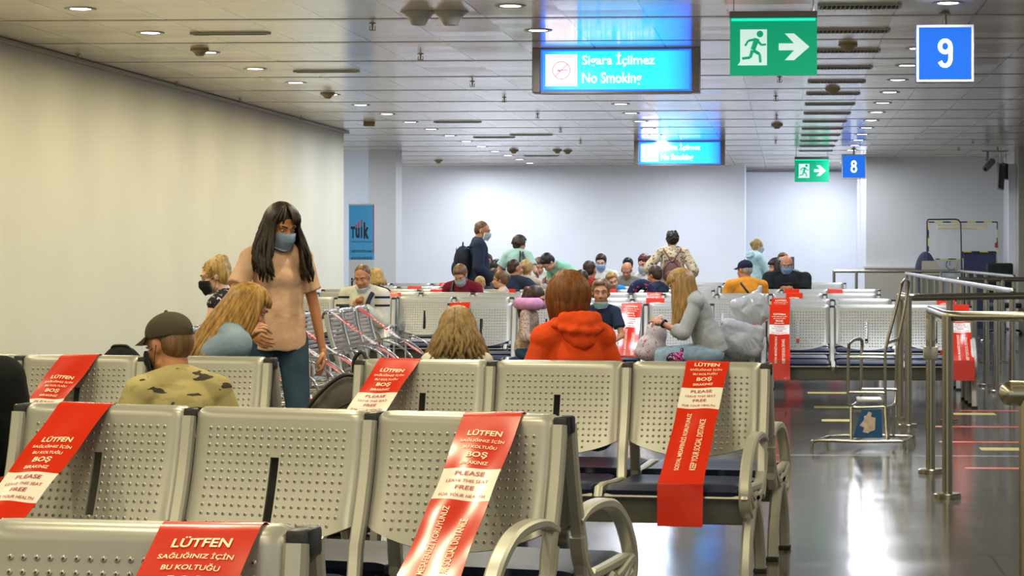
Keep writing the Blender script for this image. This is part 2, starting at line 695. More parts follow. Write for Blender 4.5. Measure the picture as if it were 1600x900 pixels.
b = MB()
b.lathe([(0.082, -0.004), (0.100, -0.007), (0.108, -0.004), (0.110, 0.006), (0.082, 0.006)], 28)
ring_me = b.mesh('lamp_ring', True)
b = MB()
b.lathe([(0.001, -0.006), (0.045, -0.006), (0.083, -0.003), (0.083, 0.004), (0.001, 0.004)], 28)
disc_me = b.mesh('lamp_diffuser', True)
ring_me.materials.append(M['silver'])
disc_me.materials.append(mat('lamp_glow', (0.9, 0.9, 1.0), 0.5, emit=(0.90, 0.93, 1.0), es=10.0))
rows = [(-4.85, 'left-hand'), (-1.87, 'middle'), (1.09, 'right-hand')]
for ri, (X, rn) in enumerate(rows):
    for k in range(-10, 17):
        Y = 15.6 + 1.747 * k
        kind = 'warm' if (Y < 14 or (ri == 0 and Y < 28)) else 'cool'
        if k < 0:
            o = bpy.data.objects.new('downlight_and_fill', lamp_light(kind))
            col.objects.link(o)
            o.location = (X, Y, CEIL - 0.012)
            continue
        e = empty('ceiling_downlight', (X, Y, CEIL), 0, '%s downlight of the %s row of round white ceiling lamps' % (ORD[k], rn), 'ceiling light', 'round ceiling downlights')
        new_obj('trim_ring', ring_me, None, e)
        new_obj('diffuser', disc_me, None, e)
        o = bpy.data.objects.new('downlight_and_fill', lamp_light(kind))
        col.objects.link(o)
        o.parent = e
        o.location = (0, 0, -0.012)

for X, Y in ((-7.7, 36.2), (-7.9, 41.5), (-6.0, 43.9), (0.6, 45.7)):  # unseen lamps added to brighten the left bay, back wall and recess
    o = bpy.data.objects.new('downlight_and_fill', lamp_light('cool'))
    col.objects.link(o)
    o.location = (X, Y, CEIL - 0.012)

# ------------------------------------------------------------------ ceiling vents, slots, sprinklers, detectors
b = MB()
b.box((0, -0.12, -0.006), (0.56, 0.018, 0.014)).box((0, 0.12, -0.006), (0.56, 0.018, 0.014))
b.box((-0.275, 0, -0.006), (0.018, 0.24, 0.014)).box((0.275, 0, -0.006), (0.018, 0.24, 0.014))
vframe = b.mesh('vent_frame')
b = MB()
for i in range(17):
    b.box((-0.25 + i * 0.031, 0, -0.012), (0.004, 0.22, 0.026), rot=Matrix.Rotation(R(25), 3, 'Y'))
vfin = b.mesh('vent_fins')
b = MB()
b.box((0, 0, 0.0), (0.54, 0.23, 0.004))
vback = b.mesh('vent_duct')
vframe.materials.append(mat('vent_frame_grey', (0.45, 0.43, 0.40), 0.4))
vfin.materials.append(mat('vent_fin_white', (0.62, 0.60, 0.55), 0.4))
vback.materials.append(mat('vent_dark', (0.06, 0.055, 0.05), 0.8))
for k in range(0, 14):
    Y = 15.75 + 1.747 * k
    e = empty('ceiling_vent', (0.50, Y, CEIL), 0, '%s louvred air vent from the camera in the ceiling line left of the gate signs' % ('farthest' if k == 13 else ORD[k]), 'vent', 'louvred ceiling vents')
    new_obj('vent_frame', vframe, None, e)
    new_obj('vent_fins', vfin, None, e)
    new_obj('vent_duct', vback, None, e)

b = MB()
b.box((0, 0, -0.008), (0.62, 0.05, 0.016), 0, 0.004).box((0, 0, -0.017), (0.56, 0.02, 0.004), 1)
slot_me = b.mesh('slot')
slot_me.materials.append(M['silver'])
slot_me.materials.append(M['hole'])
for px, py, lab in ((360, 51, 'slim linear ceiling diffuser above the left wall, beside the fourth lamp'), (510, 110.5, 'slim linear ceiling diffuser near the fifth and sixth lamps of the left row'),
                    (715, 190, 'slim linear ceiling diffuser halfway down the hall, left of centre'), (772, 214, 'slim linear ceiling diffuser beyond the middle of the hall ceiling'),
                    (830, 210, 'short dark linear diffuser nearer the centre of the ceiling'), (846, 243, 'farthest slim linear ceiling diffuser, by the white back wall')):
    tag(new_obj('linear_diffuser', slot_me, None, None, atz(px, py, CEIL)), lab, 'ceiling diffuser', 'linear ceiling diffusers')

b = MB()
b.lathe([(0.001, 0), (0.026, 0), (0.026, -0.004), (0.008, -0.008), (0.006, -0.050), (0.001, -0.051)], 14)
b.box((0, 0, -0.052), (0.046, 0.046, 0.003)).tube([(-0.018, 0, -0.02), (-0.022, 0, -0.04), (-0.01, 0, -0.058)], 0.003, 6).tube([(0.018, 0, -0.02), (0.022, 0, -0.04), (0.01, 0, -0.058)], 0.003, 6)
spr = b.mesh('sprinkler', 40)
spr.materials.append(mat('sprinkler_metal', (0.30, 0.26, 0.20), 0.4, 0.7))
for px, py, lab in ((122, 84, 'ceiling sprinkler nearest the camera above the left wall'), (276, 127, 'second sprinkler along the left wall'), (375, 153, 'third sprinkler along the left wall'), (471, 181, 'fourth, farthest sprinkler along the left wall'),
                    (582, 36, 'sprinkler beside the pair of white ceiling domes'), (657, 84, 'sprinkler right below the pair of white ceiling domes'), (738, 127, 'sprinkler left of the nearer no smoking sign'), (788, 152, 'sprinkler lower left of the nearer no smoking sign'),
                    (840, 178, 'sprinkler in the ceiling below the left end of the nearer no smoking sign'), (876, 201, 'sprinkler midway between the two no smoking signs'), (907, 219, 'sprinkler left of the farther no smoking sign'),
                    (1218, 120, 'sprinkler right under the nearer green exit sign'), (1212, 150, 'second sprinkler below the nearer green exit sign'), (1213, 180, 'third sprinkler below the nearer green exit sign'), (1212, 219, 'sprinkler above left of the farther exit sign'),
                    (1520, 219, 'sprinkler at right above the far gate booth'), (1498, 230, 'sprinkler left of the one above the far gate booth')):
    tag(new_obj('sprinkler', spr, None, None, atz(px, py, CEIL)), lab, 'sprinkler', 'ceiling sprinklers')

b = MB()
b.lathe([(0.001, 0), (0.075, 0), (0.078, -0.018), (0.058, -0.03), (0.050, -0.034), (0.030, -0.060), (0.001, -0.064)], 20)
det = b.mesh('detector', 40)
det.materials.append(mat('detector_beige', (0.34, 0.27, 0.15), 0.5))
for px, py, lab in ((312, 76, 'beige smoke detector beside the third lamp of the left row'), (512, 145, 'beige smoke detector beside the sixth lamp of the left row'), (1325, 68, 'beige smoke detector between the nearer exit sign and gate sign'),
                    (1301, 138, 'beige smoke detector under the first, in the line of vents'), (1214, 194, 'beige smoke detector in the ceiling above the farther exit sign'), (803, 234, 'small grey smoke detector close to the back of the left lamp row'),
                    (871, 234, 'smaller of two grey detectors side by side left of the farther no smoking sign'), (887, 235, 'larger of two grey detectors side by side left of the farther no smoking sign'), (685, 250, 'grey detector by the back wall at the left')):
    tag(new_obj('smoke_detector', det, None, None, atz(px, py, CEIL)), lab, 'smoke detector', 'ceiling smoke detectors')

for px, lab in ((654, 'left one of the pair of white funnel shaped ceiling domes'), (704, 'right one of the pair of white funnel shaped ceiling domes')):
    b = MB()
    b.lathe([(0.001, 0), (0.125, 0), (0.128, -0.008), (0.105, -0.018), (0.070, -0.055), (0.052, -0.092), (0.040, -0.098), (0.001, -0.098)], 28)
    tag(b.obj('ceiling_dome', M['silver'], None, 40, atz(px, 18, CEIL)), lab, 'ceiling dome', 'pair of ceiling domes')
b = MB()
b.box((0, 0, -0.03), (0.14, 0.08, 0.06), 0, 0.006).box((0, -0.042, -0.03), (0.11, 0.01, 0.03), 0, 0.003)
tag(b.obj('ceiling_box', mat('brown_box', (0.25, 0.16, 0.08), 0.6), None, None, atz(577, 190, CEIL)), 'small brown box fixed to the ceiling past the end of the left wall', 'box')

# ------------------------------------------------------------------ hanging signs
M['sign_blue'] = mat('lit_cyan_panel', (0.02, 0.2, 0.5), 0.4, emit=(0.015, 0.36, 1.0), es=2.2)
M['sign_edge'] = mat('lit_blue_panel', (0.02, 0.1, 0.5), 0.4, emit=(0.02, 0.14, 1.0), es=1.2)
M['sign_white'] = mat('lit_white_panel', (0.8, 0.8, 0.8), 0.4, emit=(0.92, 0.97, 1.0), es=1.35)
M['sign_pink'] = mat('lit_pink_print', (0.6, 0.2, 0.3), 0.4, emit=(0.85, 0.18, 0.42), es=0.7)
M['gate_blue'] = mat('lit_gate_blue', (0.002, 0.01, 0.04), 0.85, spec=0.05, emit=(0.02, 0.17, 0.80), es=0.85)
M['exit_green'] = mat('lit_green_panel', (0.0, 0.3, 0.15), 0.4, emit=(0.0, 0.34, 0.17), es=0.62)
M['exit_glow'] = mat('lit_green_top', (0.0, 0.4, 0.25), 0.4, emit=(0.02, 0.75, 0.50), es=1.0)
M['exit_white'] = mat('lit_pale_print', (0.6, 0.7, 0.7), 0.4, emit=(0.48, 0.66, 0.62), es=0.85)
M['sign_frame'] = mat('sign_frame_bronze', (0.22, 0.19, 0.16), 0.35, 0.6)
M['sign_frame_light'] = mat('sign_frame_silver', (0.42, 0.41, 0.42), 0.5, 0.3)


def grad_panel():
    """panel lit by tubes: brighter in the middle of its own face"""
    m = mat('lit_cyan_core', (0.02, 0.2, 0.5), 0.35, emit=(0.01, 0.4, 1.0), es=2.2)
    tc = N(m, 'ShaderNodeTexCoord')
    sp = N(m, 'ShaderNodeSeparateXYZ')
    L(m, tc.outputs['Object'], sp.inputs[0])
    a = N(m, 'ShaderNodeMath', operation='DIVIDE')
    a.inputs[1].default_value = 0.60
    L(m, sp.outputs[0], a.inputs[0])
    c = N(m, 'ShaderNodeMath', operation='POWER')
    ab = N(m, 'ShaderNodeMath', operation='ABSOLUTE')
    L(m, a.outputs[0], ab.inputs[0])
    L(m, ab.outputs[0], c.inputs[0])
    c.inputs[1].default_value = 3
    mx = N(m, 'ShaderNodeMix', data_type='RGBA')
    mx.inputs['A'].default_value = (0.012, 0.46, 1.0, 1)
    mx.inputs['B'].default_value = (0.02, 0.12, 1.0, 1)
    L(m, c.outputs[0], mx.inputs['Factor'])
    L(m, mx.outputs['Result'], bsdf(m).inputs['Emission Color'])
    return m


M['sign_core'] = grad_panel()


def no_smoking(d, pxc, lab):
    p = atd(pxc, 392, d)
    e = empty('no_smoking_sign', (p.x, p.y, CEIL - 0.375), 0, lab, 'sign', 'no smoking light boxes')
    W, H, T = 1.24, 0.345, 0.16
    b = MB()
    b.box((-W / 2 - 0.035, 0, 0.19), (0.07, T + 0.05, 0.37), 0, 0.006).box((W / 2 + 0.035, 0, 0.19), (0.07, T + 0.05, 0.37), 0, 0.006)
    b.box((0, 0, 0.008), (W, T, 0.016)).box((0, 0, 0.367), (W, T, 0.012))
    b.obj('sign_frame', M['sign_frame'], e)
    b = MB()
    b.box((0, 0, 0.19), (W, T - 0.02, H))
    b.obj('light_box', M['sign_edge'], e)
    b = MB()
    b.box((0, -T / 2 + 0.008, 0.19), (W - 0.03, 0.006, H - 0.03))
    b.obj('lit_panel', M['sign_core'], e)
    b = MB()
    b.box((-W / 2 + 0.17, -T / 2 + 0.003, 0.19), (0.26, 0.006, 0.26))
    b.obj('pictogram_panel', M['sign_white'], e)
    b = MB()
    cx, cz, yy = -W / 2 + 0.17, 0.19, -T / 2 - 0.002
    b.tube([(cx + 0.072 * math.cos(a * PI / 16), yy, cz + 0.072 * math.sin(a * PI / 16)) for a in range(32)], 0.004, 6, closed=True)
    b.tube([(cx - 0.05, yy, cz - 0.05), (cx + 0.05, yy, cz + 0.05)], 0.004, 6)
    b.box((cx + 0.01, yy, cz), (0.085, 0.004, 0.008)).box((cx - 0.02, yy, cz - 0.004), (0.03, 0.004, 0.012))
    q = 0.112
    r = [(cx + sx * (q - 0.02) + 0.02 * math.cos(a), yy, cz + sy * (q - 0.02) + 0.02 * math.sin(a)) for sx, sy, a0 in ((1, 1, 0), (-1, 1, PI / 2), (-1, -1, PI), (1, -1, 1.5 * PI)) for a in (a0, a0 + PI / 4, a0 + PI / 2)]
    b.tube(r, 0.0025, 6, closed=True)
    b.obj('no_smoking_symbol', M['sign_pink'], e)
    text_mesh([('Sigara İçilmez', 0.02, 0.275, 0.60, 0.125, False, 0.018), ('No Smoking', -0.035, 0.115, 0.49, 0.115, False, 0.018)],
              lambda x, z: (x, -T / 2 + 0.0035, z), 'lettering', M['sign_white'], e)


no_smoking(19.0, 963.5, 'larger, nearer blue light box reading Sigara İçilmez No Smoking under the ceiling')
no_smoking(35.0, 1062, 'smaller, farther blue light box reading Sigara İçilmez No Smoking')


def exit_sign(d, pxc, lab):
    p = atd(pxc, 392, d)
    s = d / 15.1
    top = HC + (392 - 18) / F * 15.1
    e = empty('exit_sign', (p.x, p.y, top - 0.42), 0, lab, 'sign', 'green running man exit signs')
    b = MB()
    b.box((0, 0, 0.40), (0.575, 0.05, 0.042), 0, 0.004)
    b.obj('lamp_housing', M['sign_frame'], e)
    b = MB()
    b.box((0, 0, 0.19), (0.57, 0.012, 0.38))
    b.obj('lit_panel', M['exit_green'], e)
    b = MB()
    b.box((0, -0.008, 0.366), (0.55, 0.003, 0.016))
    b.obj('lit_edge', M['exit_glow'], e)
    for sx in (-1, 1):
        b = MB()
        b.tube([(sx * 0.26, 0, 0.42), (sx * 0.26, 0, CEIL - (top - 0.42))], 0.004, 6)
        b.obj('hanging_wire', M['steel'], e)
    yy = -0.0085
    # arrow
    b = MB()
    pts = [(0.035, 0.165), (0.035, 0.21), (0.135, 0.21), (0.075, 0.275), (0.135, 0.275), (0.235, 0.187), (0.135, 0.10), (0.075, 0.10), (0.135, 0.165)]
    f = [b.bm.verts.new((x, yy, z)) for x, z in pts]
    f2 = [b.bm.verts.new((x, yy + 0.002, z)) for x, z in pts]
    b.bm.faces.new(f)
    for i in range(len(f)):
        b.bm.faces.new((f[i], f[(i + 1) % 9], f2[(i + 1) % 9], f2[i]))
    b.obj('arrow', M['exit_white'], e)
    # door opening with the running man left green
    b = MB()
    b.box((-0.13, yy, 0.185), (0.175, 0.003, 0.235))
    pts = [(-0.235, 0.068), (-0.085, 0.068), (-0.075, 0.09), (-0.2175, 0.09)]
    b.bm.faces.new([b.bm.verts.new((x, yy, z)) for x, z in pts])
    b.obj('door_pictogram', M['exit_white'], e)
    b = MB()
    y2 = yy - 0.003

    def limb(a, c, r0, r1=None):
        b.tube([(a[0], y2, a[1]), (c[0], y2, c[1])], [r0, r1 or r0], 8)
    b.lathe([(0.001, 0), (0.022, 0), (0.022, 0.003), (0.001, 0.003)], 16, (-0.088, y2 - 0.001, 0.272), axis='Y')
    limb((-0.108, 0.242), (-0.135, 0.168), 0.019, 0.016)
    limb((-0.118, 0.238), (-0.165, 0.228), 0.008)
    limb((-0.165, 0.228), (-0.185, 0.195), 0.007)
    limb((-0.105, 0.232), (-0.080, 0.200), 0.008)
    limb((-0.080, 0.200), (-0.048, 0.204), 0.007)
    limb((-0.132, 0.165), (-0.090, 0.140), 0.012, 0.010)
    limb((-0.090, 0.140), (-0.085, 0.085), 0.009)
    limb((-0.138, 0.165), (-0.152, 0.118), 0.012, 0.010)
    limb((-0.152, 0.118), (-0.205, 0.112), 0.009)
    b.obj('running_man', M['exit_green'], e)


exit_sign(15.1, 1208.5, 'larger, nearer green exit sign with running man and right arrow')
exit_sign(38.4, 1268.5, 'smaller, farther green exit sign with running man and right arrow')


def gate_sign(d, pxc, digit, lab):
    p = atd(pxc, 392, d)
    z0 = HC + (392 - 129) / F * 16.07
    e = empty('gate_sign', (p.x, p.y, z0), 0, lab, 'sign', 'square blue gate number signs')
    b = MB()
    b.box((0, 0, 0.20), (0.40, 0.10, 0.40), 0, 0.004)
    b.obj('sign_frame', M['sign_frame_light'], e)
    b = MB()
    b.box((0, -0.050, 0.20), (0.362, 0.004, 0.362)).box((-0.199, 0, 0.20), (0.004, 0.08, 0.362))
    b.obj('lit_panel', M['gate_blue'], e)
    b = MB()
    b.tube([(0, 0, 0.40), (0, 0, CEIL - z0)], 0.016, 12)
    b.lathe([(0.016, 0.02), (0.04, 0.014), (0.045, 0.0), (0.016, 0.0)], 16, (0, 0, CEIL - z0 - 0.02))
    b.obj('hanging_pole', M['steel'], e)
    b = MB()
    y_ = -0.054
    if digit == '9':
        st = [[(0.036 * math.sin(a * PI / 12), y_, 0.248 + 0.040 * math.cos(a * PI / 12)) for a in range(24)]]
        st.append(spline([(0.038, y_, 0.250), (0.038, y_, 0.20), (0.034, y_, 0.145), (0.012, y_, 0.116), (-0.018, y_, 0.118), (-0.036, y_, 0.142)], 5))
    else:
        st = [[(0.031 * math.sin(a * PI / 12), y_, 0.248 + 0.038 * math.cos(a * PI / 12)) for a in range(24)], [(0.038 * math.sin(a * PI / 12), y_, 0.160 + 0.046 * math.cos(a * PI / 12)) for a in range(24)]]
    for k_, q_ in enumerate(st):
        b.tube(q_, 0.0145, 8, closed=(k_ == 0 or digit == '8'))
    bmesh.ops.scale(b.bm, vec=(1, 0.15, 1), space=Matrix.Translation((0, -y_, 0)), verts=b.bm.verts)
    b.obj('number', M['sign_white'], e)


gate_sign(16.07, 1476, '9', 'larger, nearer square blue sign with number 9')
gate_sign(37.6, 1334, '8', 'smaller, farther square blue sign with number 8')

# ------------------------------------------------------------------ beam seating
PITCH, PW = 0.60, 0.555


def profile(s):
    """backrest front line: s = metres of sheet from the crest downwards; returns (y, z)"""
    # crest roll: radius .03
    r = 0.030
    if s < 0:                      # behind the crest
        a = s / r
        return (0.118 - r * math.sin(a) * 1.0, 0.837 + r * math.cos(a))
    if s < r * 1.25:
        a = s / r
        return (0.118 - r * math.sin(a), 0.837 + r * math.cos(a))
    a = 1.25
    y0, z0 = 0.118 - r * math.sin(a), 0.837 + r * math.cos(a)
    t = s - r * 1.25
    # gentle S of the sheet, leaning 15 degrees
    y = y0 - 0.262 * t + 0.014 * math.sin(min(1, t / 0.4) * PI)
    return (y, z0 - 0.965 * t)


def backrest_mesh():
    b = MB()
    us = [-0.2775, -0.272, -0.26, -0.235, -0.20, -0.16, -0.12, -0.08, -0.04, -0.014, 0.014, 0.04, 0.08, 0.12, 0.16, 0.20, 0.235, 0.26, 0.272, 0.2775]
    vs = [-0.045, -0.03, -0.015, 0, 0.008, 0.016, 0.026, 0.037, 0.05, 0.08, 0.12, 0.165, 0.20, 0.24, 0.28, 0.315, 0.34, 0.36]

    def pt(u, v, off=0.0):
        k = 1 - (abs(u) / 0.2775) ** 2.2
        stretch = 0.0 if v < 0.2 else ((v - 0.2) / 0.16) * 0.062 * k
        s = v + stretch
        corner = 0.0
        if v < 0.03 and abs(u) > 0.255:
            corner = (abs(u) - 0.255) ** 2 * 22 * (0.05 - v) / 0.05
        y, z = profile(s)
        y2, z2 = profile(s + 0.002)
        n = Vector((0, z2 - z, -(y2 - y))).normalized()       # towards the front
        n = n if n.y < 0 or v < 0.02 else -n
        curl = 0.014 * max(0.0, (abs(u) - 0.245) / 0.0325) ** 2
        p = Vector((u, y + curl, z - corner))
        return p + Vector((0, -z2 + z, y2 - y)).normalized() * (-off) if off else p
    gF = [[b.bm.verts.new(pt(u, v)) for v in vs] for u in us]
    gB = [[b.bm.verts.new(pt(u, v, -0.007) if True else None) for v in vs] for u in us]
    nu, nv = len(us), len(vs)

    def slot(i, j):
        return i == 9 and 0.165 <= vs[j] and vs[j + 1] <= 0.315
    for i in range(nu - 1):
        for j in range(nv - 1):
            if slot(i, j):
                continue
            b.bm.faces.new((gF[i][j], gF[i + 1][j], gF[i + 1][j + 1], gF[i][j + 1]))
            b.bm.faces.new((gB[i][j], gB[i][j + 1], gB[i + 1][j + 1], gB[i + 1][j]))
    b.bm.edges.ensure_lookup_table()
    # close rims
    def bridge(path):
        for (i, j), (k, l) in zip(path[:-1], path[1:]):
            b.bm.faces.new((gF[i][j], gF[k][l], gB[k][l], gB[i][j]))
    bridge([(i, 0) for i in range(nu)])
    bridge([(i, nv - 1) for i in range(nu)][::-1])
    bridge([(0, j) for j in range(nv)][::-1])
    bridge([(nu - 1, j) for j in range(nv)])
    j0, j1 = vs.index(0.165), vs.index(0.315)
    bridge([(9, j) for j in range(j0, j1 + 1)])
    bridge([(10, j) for j in range(j0, j1 + 1)][::-1])
    bridge([(9, j0), (10, j0)])
    bridge([(10, j1), (9, j1)])
    # punched studs
    for r in range(13):
        v = 0.080 + r * 0.0258
        for c in range(19):
            u = (c - 9) * 0.0246
            if r == 12 and not (4 <= c <= 8 or 10 <= c <= 14):
                continue
            if r == 11 and not (1 <= c <= 17):
                continue
            if abs(u) < 0.02 and 0.15 < v < 0.345:
                continue
            y_, z_ = profile(v)
            p = Vector((u, y_, z_))
            y_, z_ = profile(v + 0.004)
            q = Vector((u, y_, z_))
            t = (q - p).normalized()
            ax = Vector((1, 0, 0))
            n = ax.cross(t)
            if n.y > 0:
                n = -n
            rings = []
            for rad, h in ((0.0070, -0.0005), (0.0048, 0.0022), (0.0026, 0.0030)):
                rings.append([b.bm.verts.new(p + (ax * math.cos(PI * k / 4) + t * math.sin(PI * k / 4)) * rad + n * h) for k in range(8)])
            for a, c2 in zip(rings[:-1], rings[1:]):
                for k in range(8):
                    b.bm.faces.new((a[k], a[(k + 1) % 8], c2[(k + 1) % 8], c2[k]))
            f = b.bm.faces.new(rings[-1])
            f.material_index = 1
    me = bpy.data.meshes.new('backrest')
    bmesh.ops.recalc_face_normals(b.bm, faces=b.bm.faces)
    b.bm.to_mesh(me)
    b.bm.free()
    smooth(me, 40)
    me.materials.append(M['silver'])
    me.materials.append(M['hole'])
    return me


def slat_back_mesh():
    b = MB()
    for i in range(11):
        s = 0.03 + i * 0.034
        y, z = profile(s)
        b.box((0, y, z), (0.47, 0.007, 0.024), 0, 0.002, rot=None)
    me = b.mesh('backrest_slats', 40)
    me.materials.append(M['slat'])
    return me


def slat_frame_mesh():
    b = MB()
    pts = []
    for s in (0.38, 0.3, 0.2, 0.1, 0.04, 0.015):
        y, z = profile(s)
        pts.append((-0.25, y, z))
    pts = pts + [(-0.235, 0.115, 0.862), (0, 0.115, 0.865), (0.235, 0.115, 0.862)] + [(-x, y, z) for x, y, z in pts[::-1]]
    b.tube(spline(pts, 4), 0.012, 8)
    me = b.mesh('backrest_rim', True)
    me.materials.append(M['chrome'])
    return me


def slat_seat_mesh():
    b = MB()
    for i in range(13):
        y = -0.06 - i * 0.034
        z = 0.40 + 0.014 * math.cos(i / 12 * PI * 1.6) - (0.02 if i == 12 else 0)
        b.box((0, y, z), (0.49, 0.024, 0.007), 0, 0.002)
    b.tube(spline([(-0.25, 0.0, 0.41), (-0.25, -0.3, 0.40), (-0.25, -0.47, 0.41), (-0.22, -0.505, 0.395), (0, -0.51, 0.39), (0.22, -0.505, 0.395), (0.25, -0.47, 0.41), (0.25, -0.3, 0.40), (0.25, 0.0, 0.41)], 4), 0.011, 8, 1)
    me = b.mesh('seat_slats', 40)
    me.materials.append(M['slat'])
    me.materials.append(M['chrome'])
    return me


def pad_mesh():
    b = MB()
    prof = [(0.0, 0.395), (-0.10, 0.388), (-0.22, 0.388), (-0.34, 0.396), (-0.43, 0.402), (-0.475, 0.396), (-0.492, 0.378), (-0.485, 0.360),
            (-0.45, 0.352), (-0.3, 0.350), (-0.1, 0.348), (0.0, 0.350), (0.012, 0.372)]
    xs = [-0.268, -0.262, -0.24, -0.15, 0, 0.15, 0.24, 0.262, 0.268]
    rings = []
    for x in xs:
        k = 1 - 0.35 * max(0, (abs(x) - 0.24) / 0.028) ** 2
        cz = 0.374
        rings.append([b.bm.verts.new((x, -0.24 + (y + 0.24) * (0.94 + 0.06 * k), cz + (z - cz) * k)) for y, z in prof])
    n = len(prof)
    for i in range(len(xs) - 1):
        for j in range(n):
            b.bm.faces.new((rings[i][j], rings[i][(j + 1) % n], rings[i + 1][(j + 1) % n], rings[i + 1][j]))
    b.bm.faces.new(rings[0])
    b.bm.faces.new(rings[-1][::-1])
    me = b.mesh('seat_pad', 50)
    me.materials.append(M['navy_vinyl'])
    return me


def tray_mesh():
    b = MB()
    b.bar([(0.01, 0.345), (-0.1, 0.343), (-0.3, 0.345), (-0.45, 0.347), (-0.482, 0.357)], 0.55, [0.006, 0.008, 0.008, 0.010, 0.012])
    me = b.mesh('seat_tray', 40)
    me.materials.append(M['silver'])
    return me


def post_mesh():
    b = MB()
    pts = []
    for s in (0.045, 0.08, 0.15, 0.22, 0.30, 0.36, 0.42):
        y, z = profile(s)
        pts.append((y + 0.004, z))
    pts += [(-0.02, 0.36), (-0.06, 0.32)]
    b.bar(pts, 0.042, 0.034)
    me = b.mesh('back_post', 40)
    me.materials.append(M['post'])
    return me


def cap_mesh():
    b = MB()
    b.box((0, 0.122, 0.837), (0.044, 0.062, 0.052), 0, 0.008, rot=None)
    me = b.mesh('post_cap', 40)
    me.materials.append(M['black'])
    return me


def clamp_mesh():
    b = MB()
    b.bar([(0.0, 0.37), (-0.2, 0.375), (-0.40, 0.385), (-0.47, 0.380), (-0.485, 0.355), (-0.46, 0.33), (-0.38, 0.31)], 0.034, [0.03, 0.03, 0.03, 0.03, 0.032, 0.03, 0.03])
    me = b.mesh('seat_bracket', 40)
    me.materials.append(M['post'])
    return me


def arm_mesh():
    b = MB()
    path = spline([(0, 0.035, 0.545), (0, -0.05, 0.572), (0, -0.17, 0.578), (0, -0.29, 0.560), (0, -0.39, 0.505), (0, -0.455, 0.43), (0, -0.478, 0.37), (0, -0.46, 0.31), (0, -0.40, 0.275)], 5)
    b.bar([(p.y, p.z) for p in path], 0.048, [0.020 + 0.016 * abs(math.sin(i / len(path) * PI)) for i in range(len(path))])
    path = spline([(0, 0.02, 0.50), (0, -0.01, 0.42), (0, -0.10, 0.355), (0, -0.22, 0.335), (0, -0.33, 0.345), (0, -0.43, 0.375), (0, -0.47, 0.372)], 5)
    b.bar([(p.y, p.z) for p in path], 0.046, 0.030)
    me = b.mesh('armrest', 40)
    me.materials.append(M['post'])
    return me


def sarm_mesh():
    b = MB()
    path = spline([(0, 0.05, 0.55), (0, -0.10, 0.60), (0, -0.25, 0.61), (0, -0.38, 0.575), (0, -0.48, 0.49), (0, -0.50, 0.41)], 5)
    b.bar([(p.y, p.z) for p in path], 0.032, 0.012)
    b.tube([(0, -0.24, 0.605), (0, -0.24, 0.40)], 0.010, 8)
    me = b.mesh('armrest', 40)
    me.materials.append(M['chrome'])
    return me


def leg_mesh(side):
    b = MB()
    # side -1 front leg, +1 rear leg; bowed, splayed
    if side < 0:
        pts = [(0, -0.27, 0.34), (0, -0.33, 0.285), (0, -0.395, 0.20), (0, -0.435, 0.10), (0, -0.45, 0.018)]
    else:
        pts = [(0, -0.27, 0.34), (0, -0.20, 0.30), (0, -0.125, 0.215), (0, -0.075, 0.11), (0, -0.055, 0.018)]
    path = spline(pts, 5)
    n = len(path)
    b.bar([(p.y, p.z) for p in path], 0.046, [0.062 - 0.026 * i / n for i in range(n)])
    # scrolled bracket at the hub
    s = side
    b.bar([(p.y, p.z) for p in spline([(0, -0.27 + s * 0.02, 0.30), (0, -0.27 + s * 0.09, 0.315), (0, -0.27 + s * 0.16, 0.36), (0, -0.27 + s * 0.19, 0.385)], 4)], 0.044, 0.026)
    me = b.mesh('leg', 40)
    me.materials.append(M['post'])
    return me


def foot_mesh(side):
    b = MB()
    y = -0.452 if side < 0 else -0.053
    b.box((0, y, 0.010), (0.052, 0.048, 0.020), 0, 0.004)
    me = b.mesh('rubber_foot')
    me.materials.append(M['rubber'])
    return me


def beam_mesh(n):
    b = MB()
    b.box((0, -0.31, 0.285), (n * PITCH - 0.03, 0.075, 0.11), 0, 0.010)
    me = b.mesh('beam', 40)
    me.materials.append(M['beam'])
    return me


BM = dict(back=backrest_mesh(), sback=slat_back_mesh(), sframe=slat_frame_mesh(), sseat=slat_seat_mesh(), pad=pad_mesh(), tray=tray_mesh(), post=post_mesh(),
          cap=cap_mesh(), clamp=clamp_mesh(), arm=arm_mesh(), sarm=sarm_mesh(), legf=leg_mesh(-1), legr=leg_mesh(1), footf=foot_mesh(-1), footr=foot_mesh(1))
BEAMS = {}


def bench(loc, rz, n, label, slat=False, group=None):
    e = empty('waiting_bench', loc, rz, label, 'bench', group or 'perforated metal waiting benches')
    if n not in BEAMS:
        BEAMS[n] = beam_mesh(n)
    new_obj('beam', BEAMS[n], None, e)
    x0 = -(n - 1) / 2 * PITCH
    for i in range(n):
        x = x0 + i * PITCH
        if slat:
            o = new_obj('backrest', BM['sback'], None, e, (x, 0, 0))
            new_obj('backrest_rim', BM['sframe'], None, o)
            new_obj('seat', BM['sseat'], None, e, (x, 0, 0))
        else:
            new_obj('backrest', BM['back'], None, e, (x, 0, 0))
            o = new_obj('seat', BM['pad'], None, e, (x, 0, 0))
            new_obj('seat_tray', BM['tray'], None, o)
    for i in range(n + 1):
        x = -n / 2 * PITCH + i * PITCH
        end = i in (0, n)
        xx = x + (0.004 if i == 0 else (-0.004 if i == n else 0))
        o = new_obj('back_post', BM['post'], None, e, (xx, 0, 0))
        if not slat:
            new_obj('post_cap', BM['cap'], None, o)
        new_obj('seat_bracket', BM['clamp'], None, e, (xx, 0, 0))
        if end or slat:
            new_obj('armrest', BM['sarm' if slat else 'arm'], None, e, (xx, 0, 0))
        if end:
            for k in ('f', 'r'):
                o = new_obj('leg', BM['leg' + k], None, e, (xx, 0, 0))
                new_obj('rubber_foot', BM['foot' + k], None, o)
    return e


S = 0.867
BENCH = {}


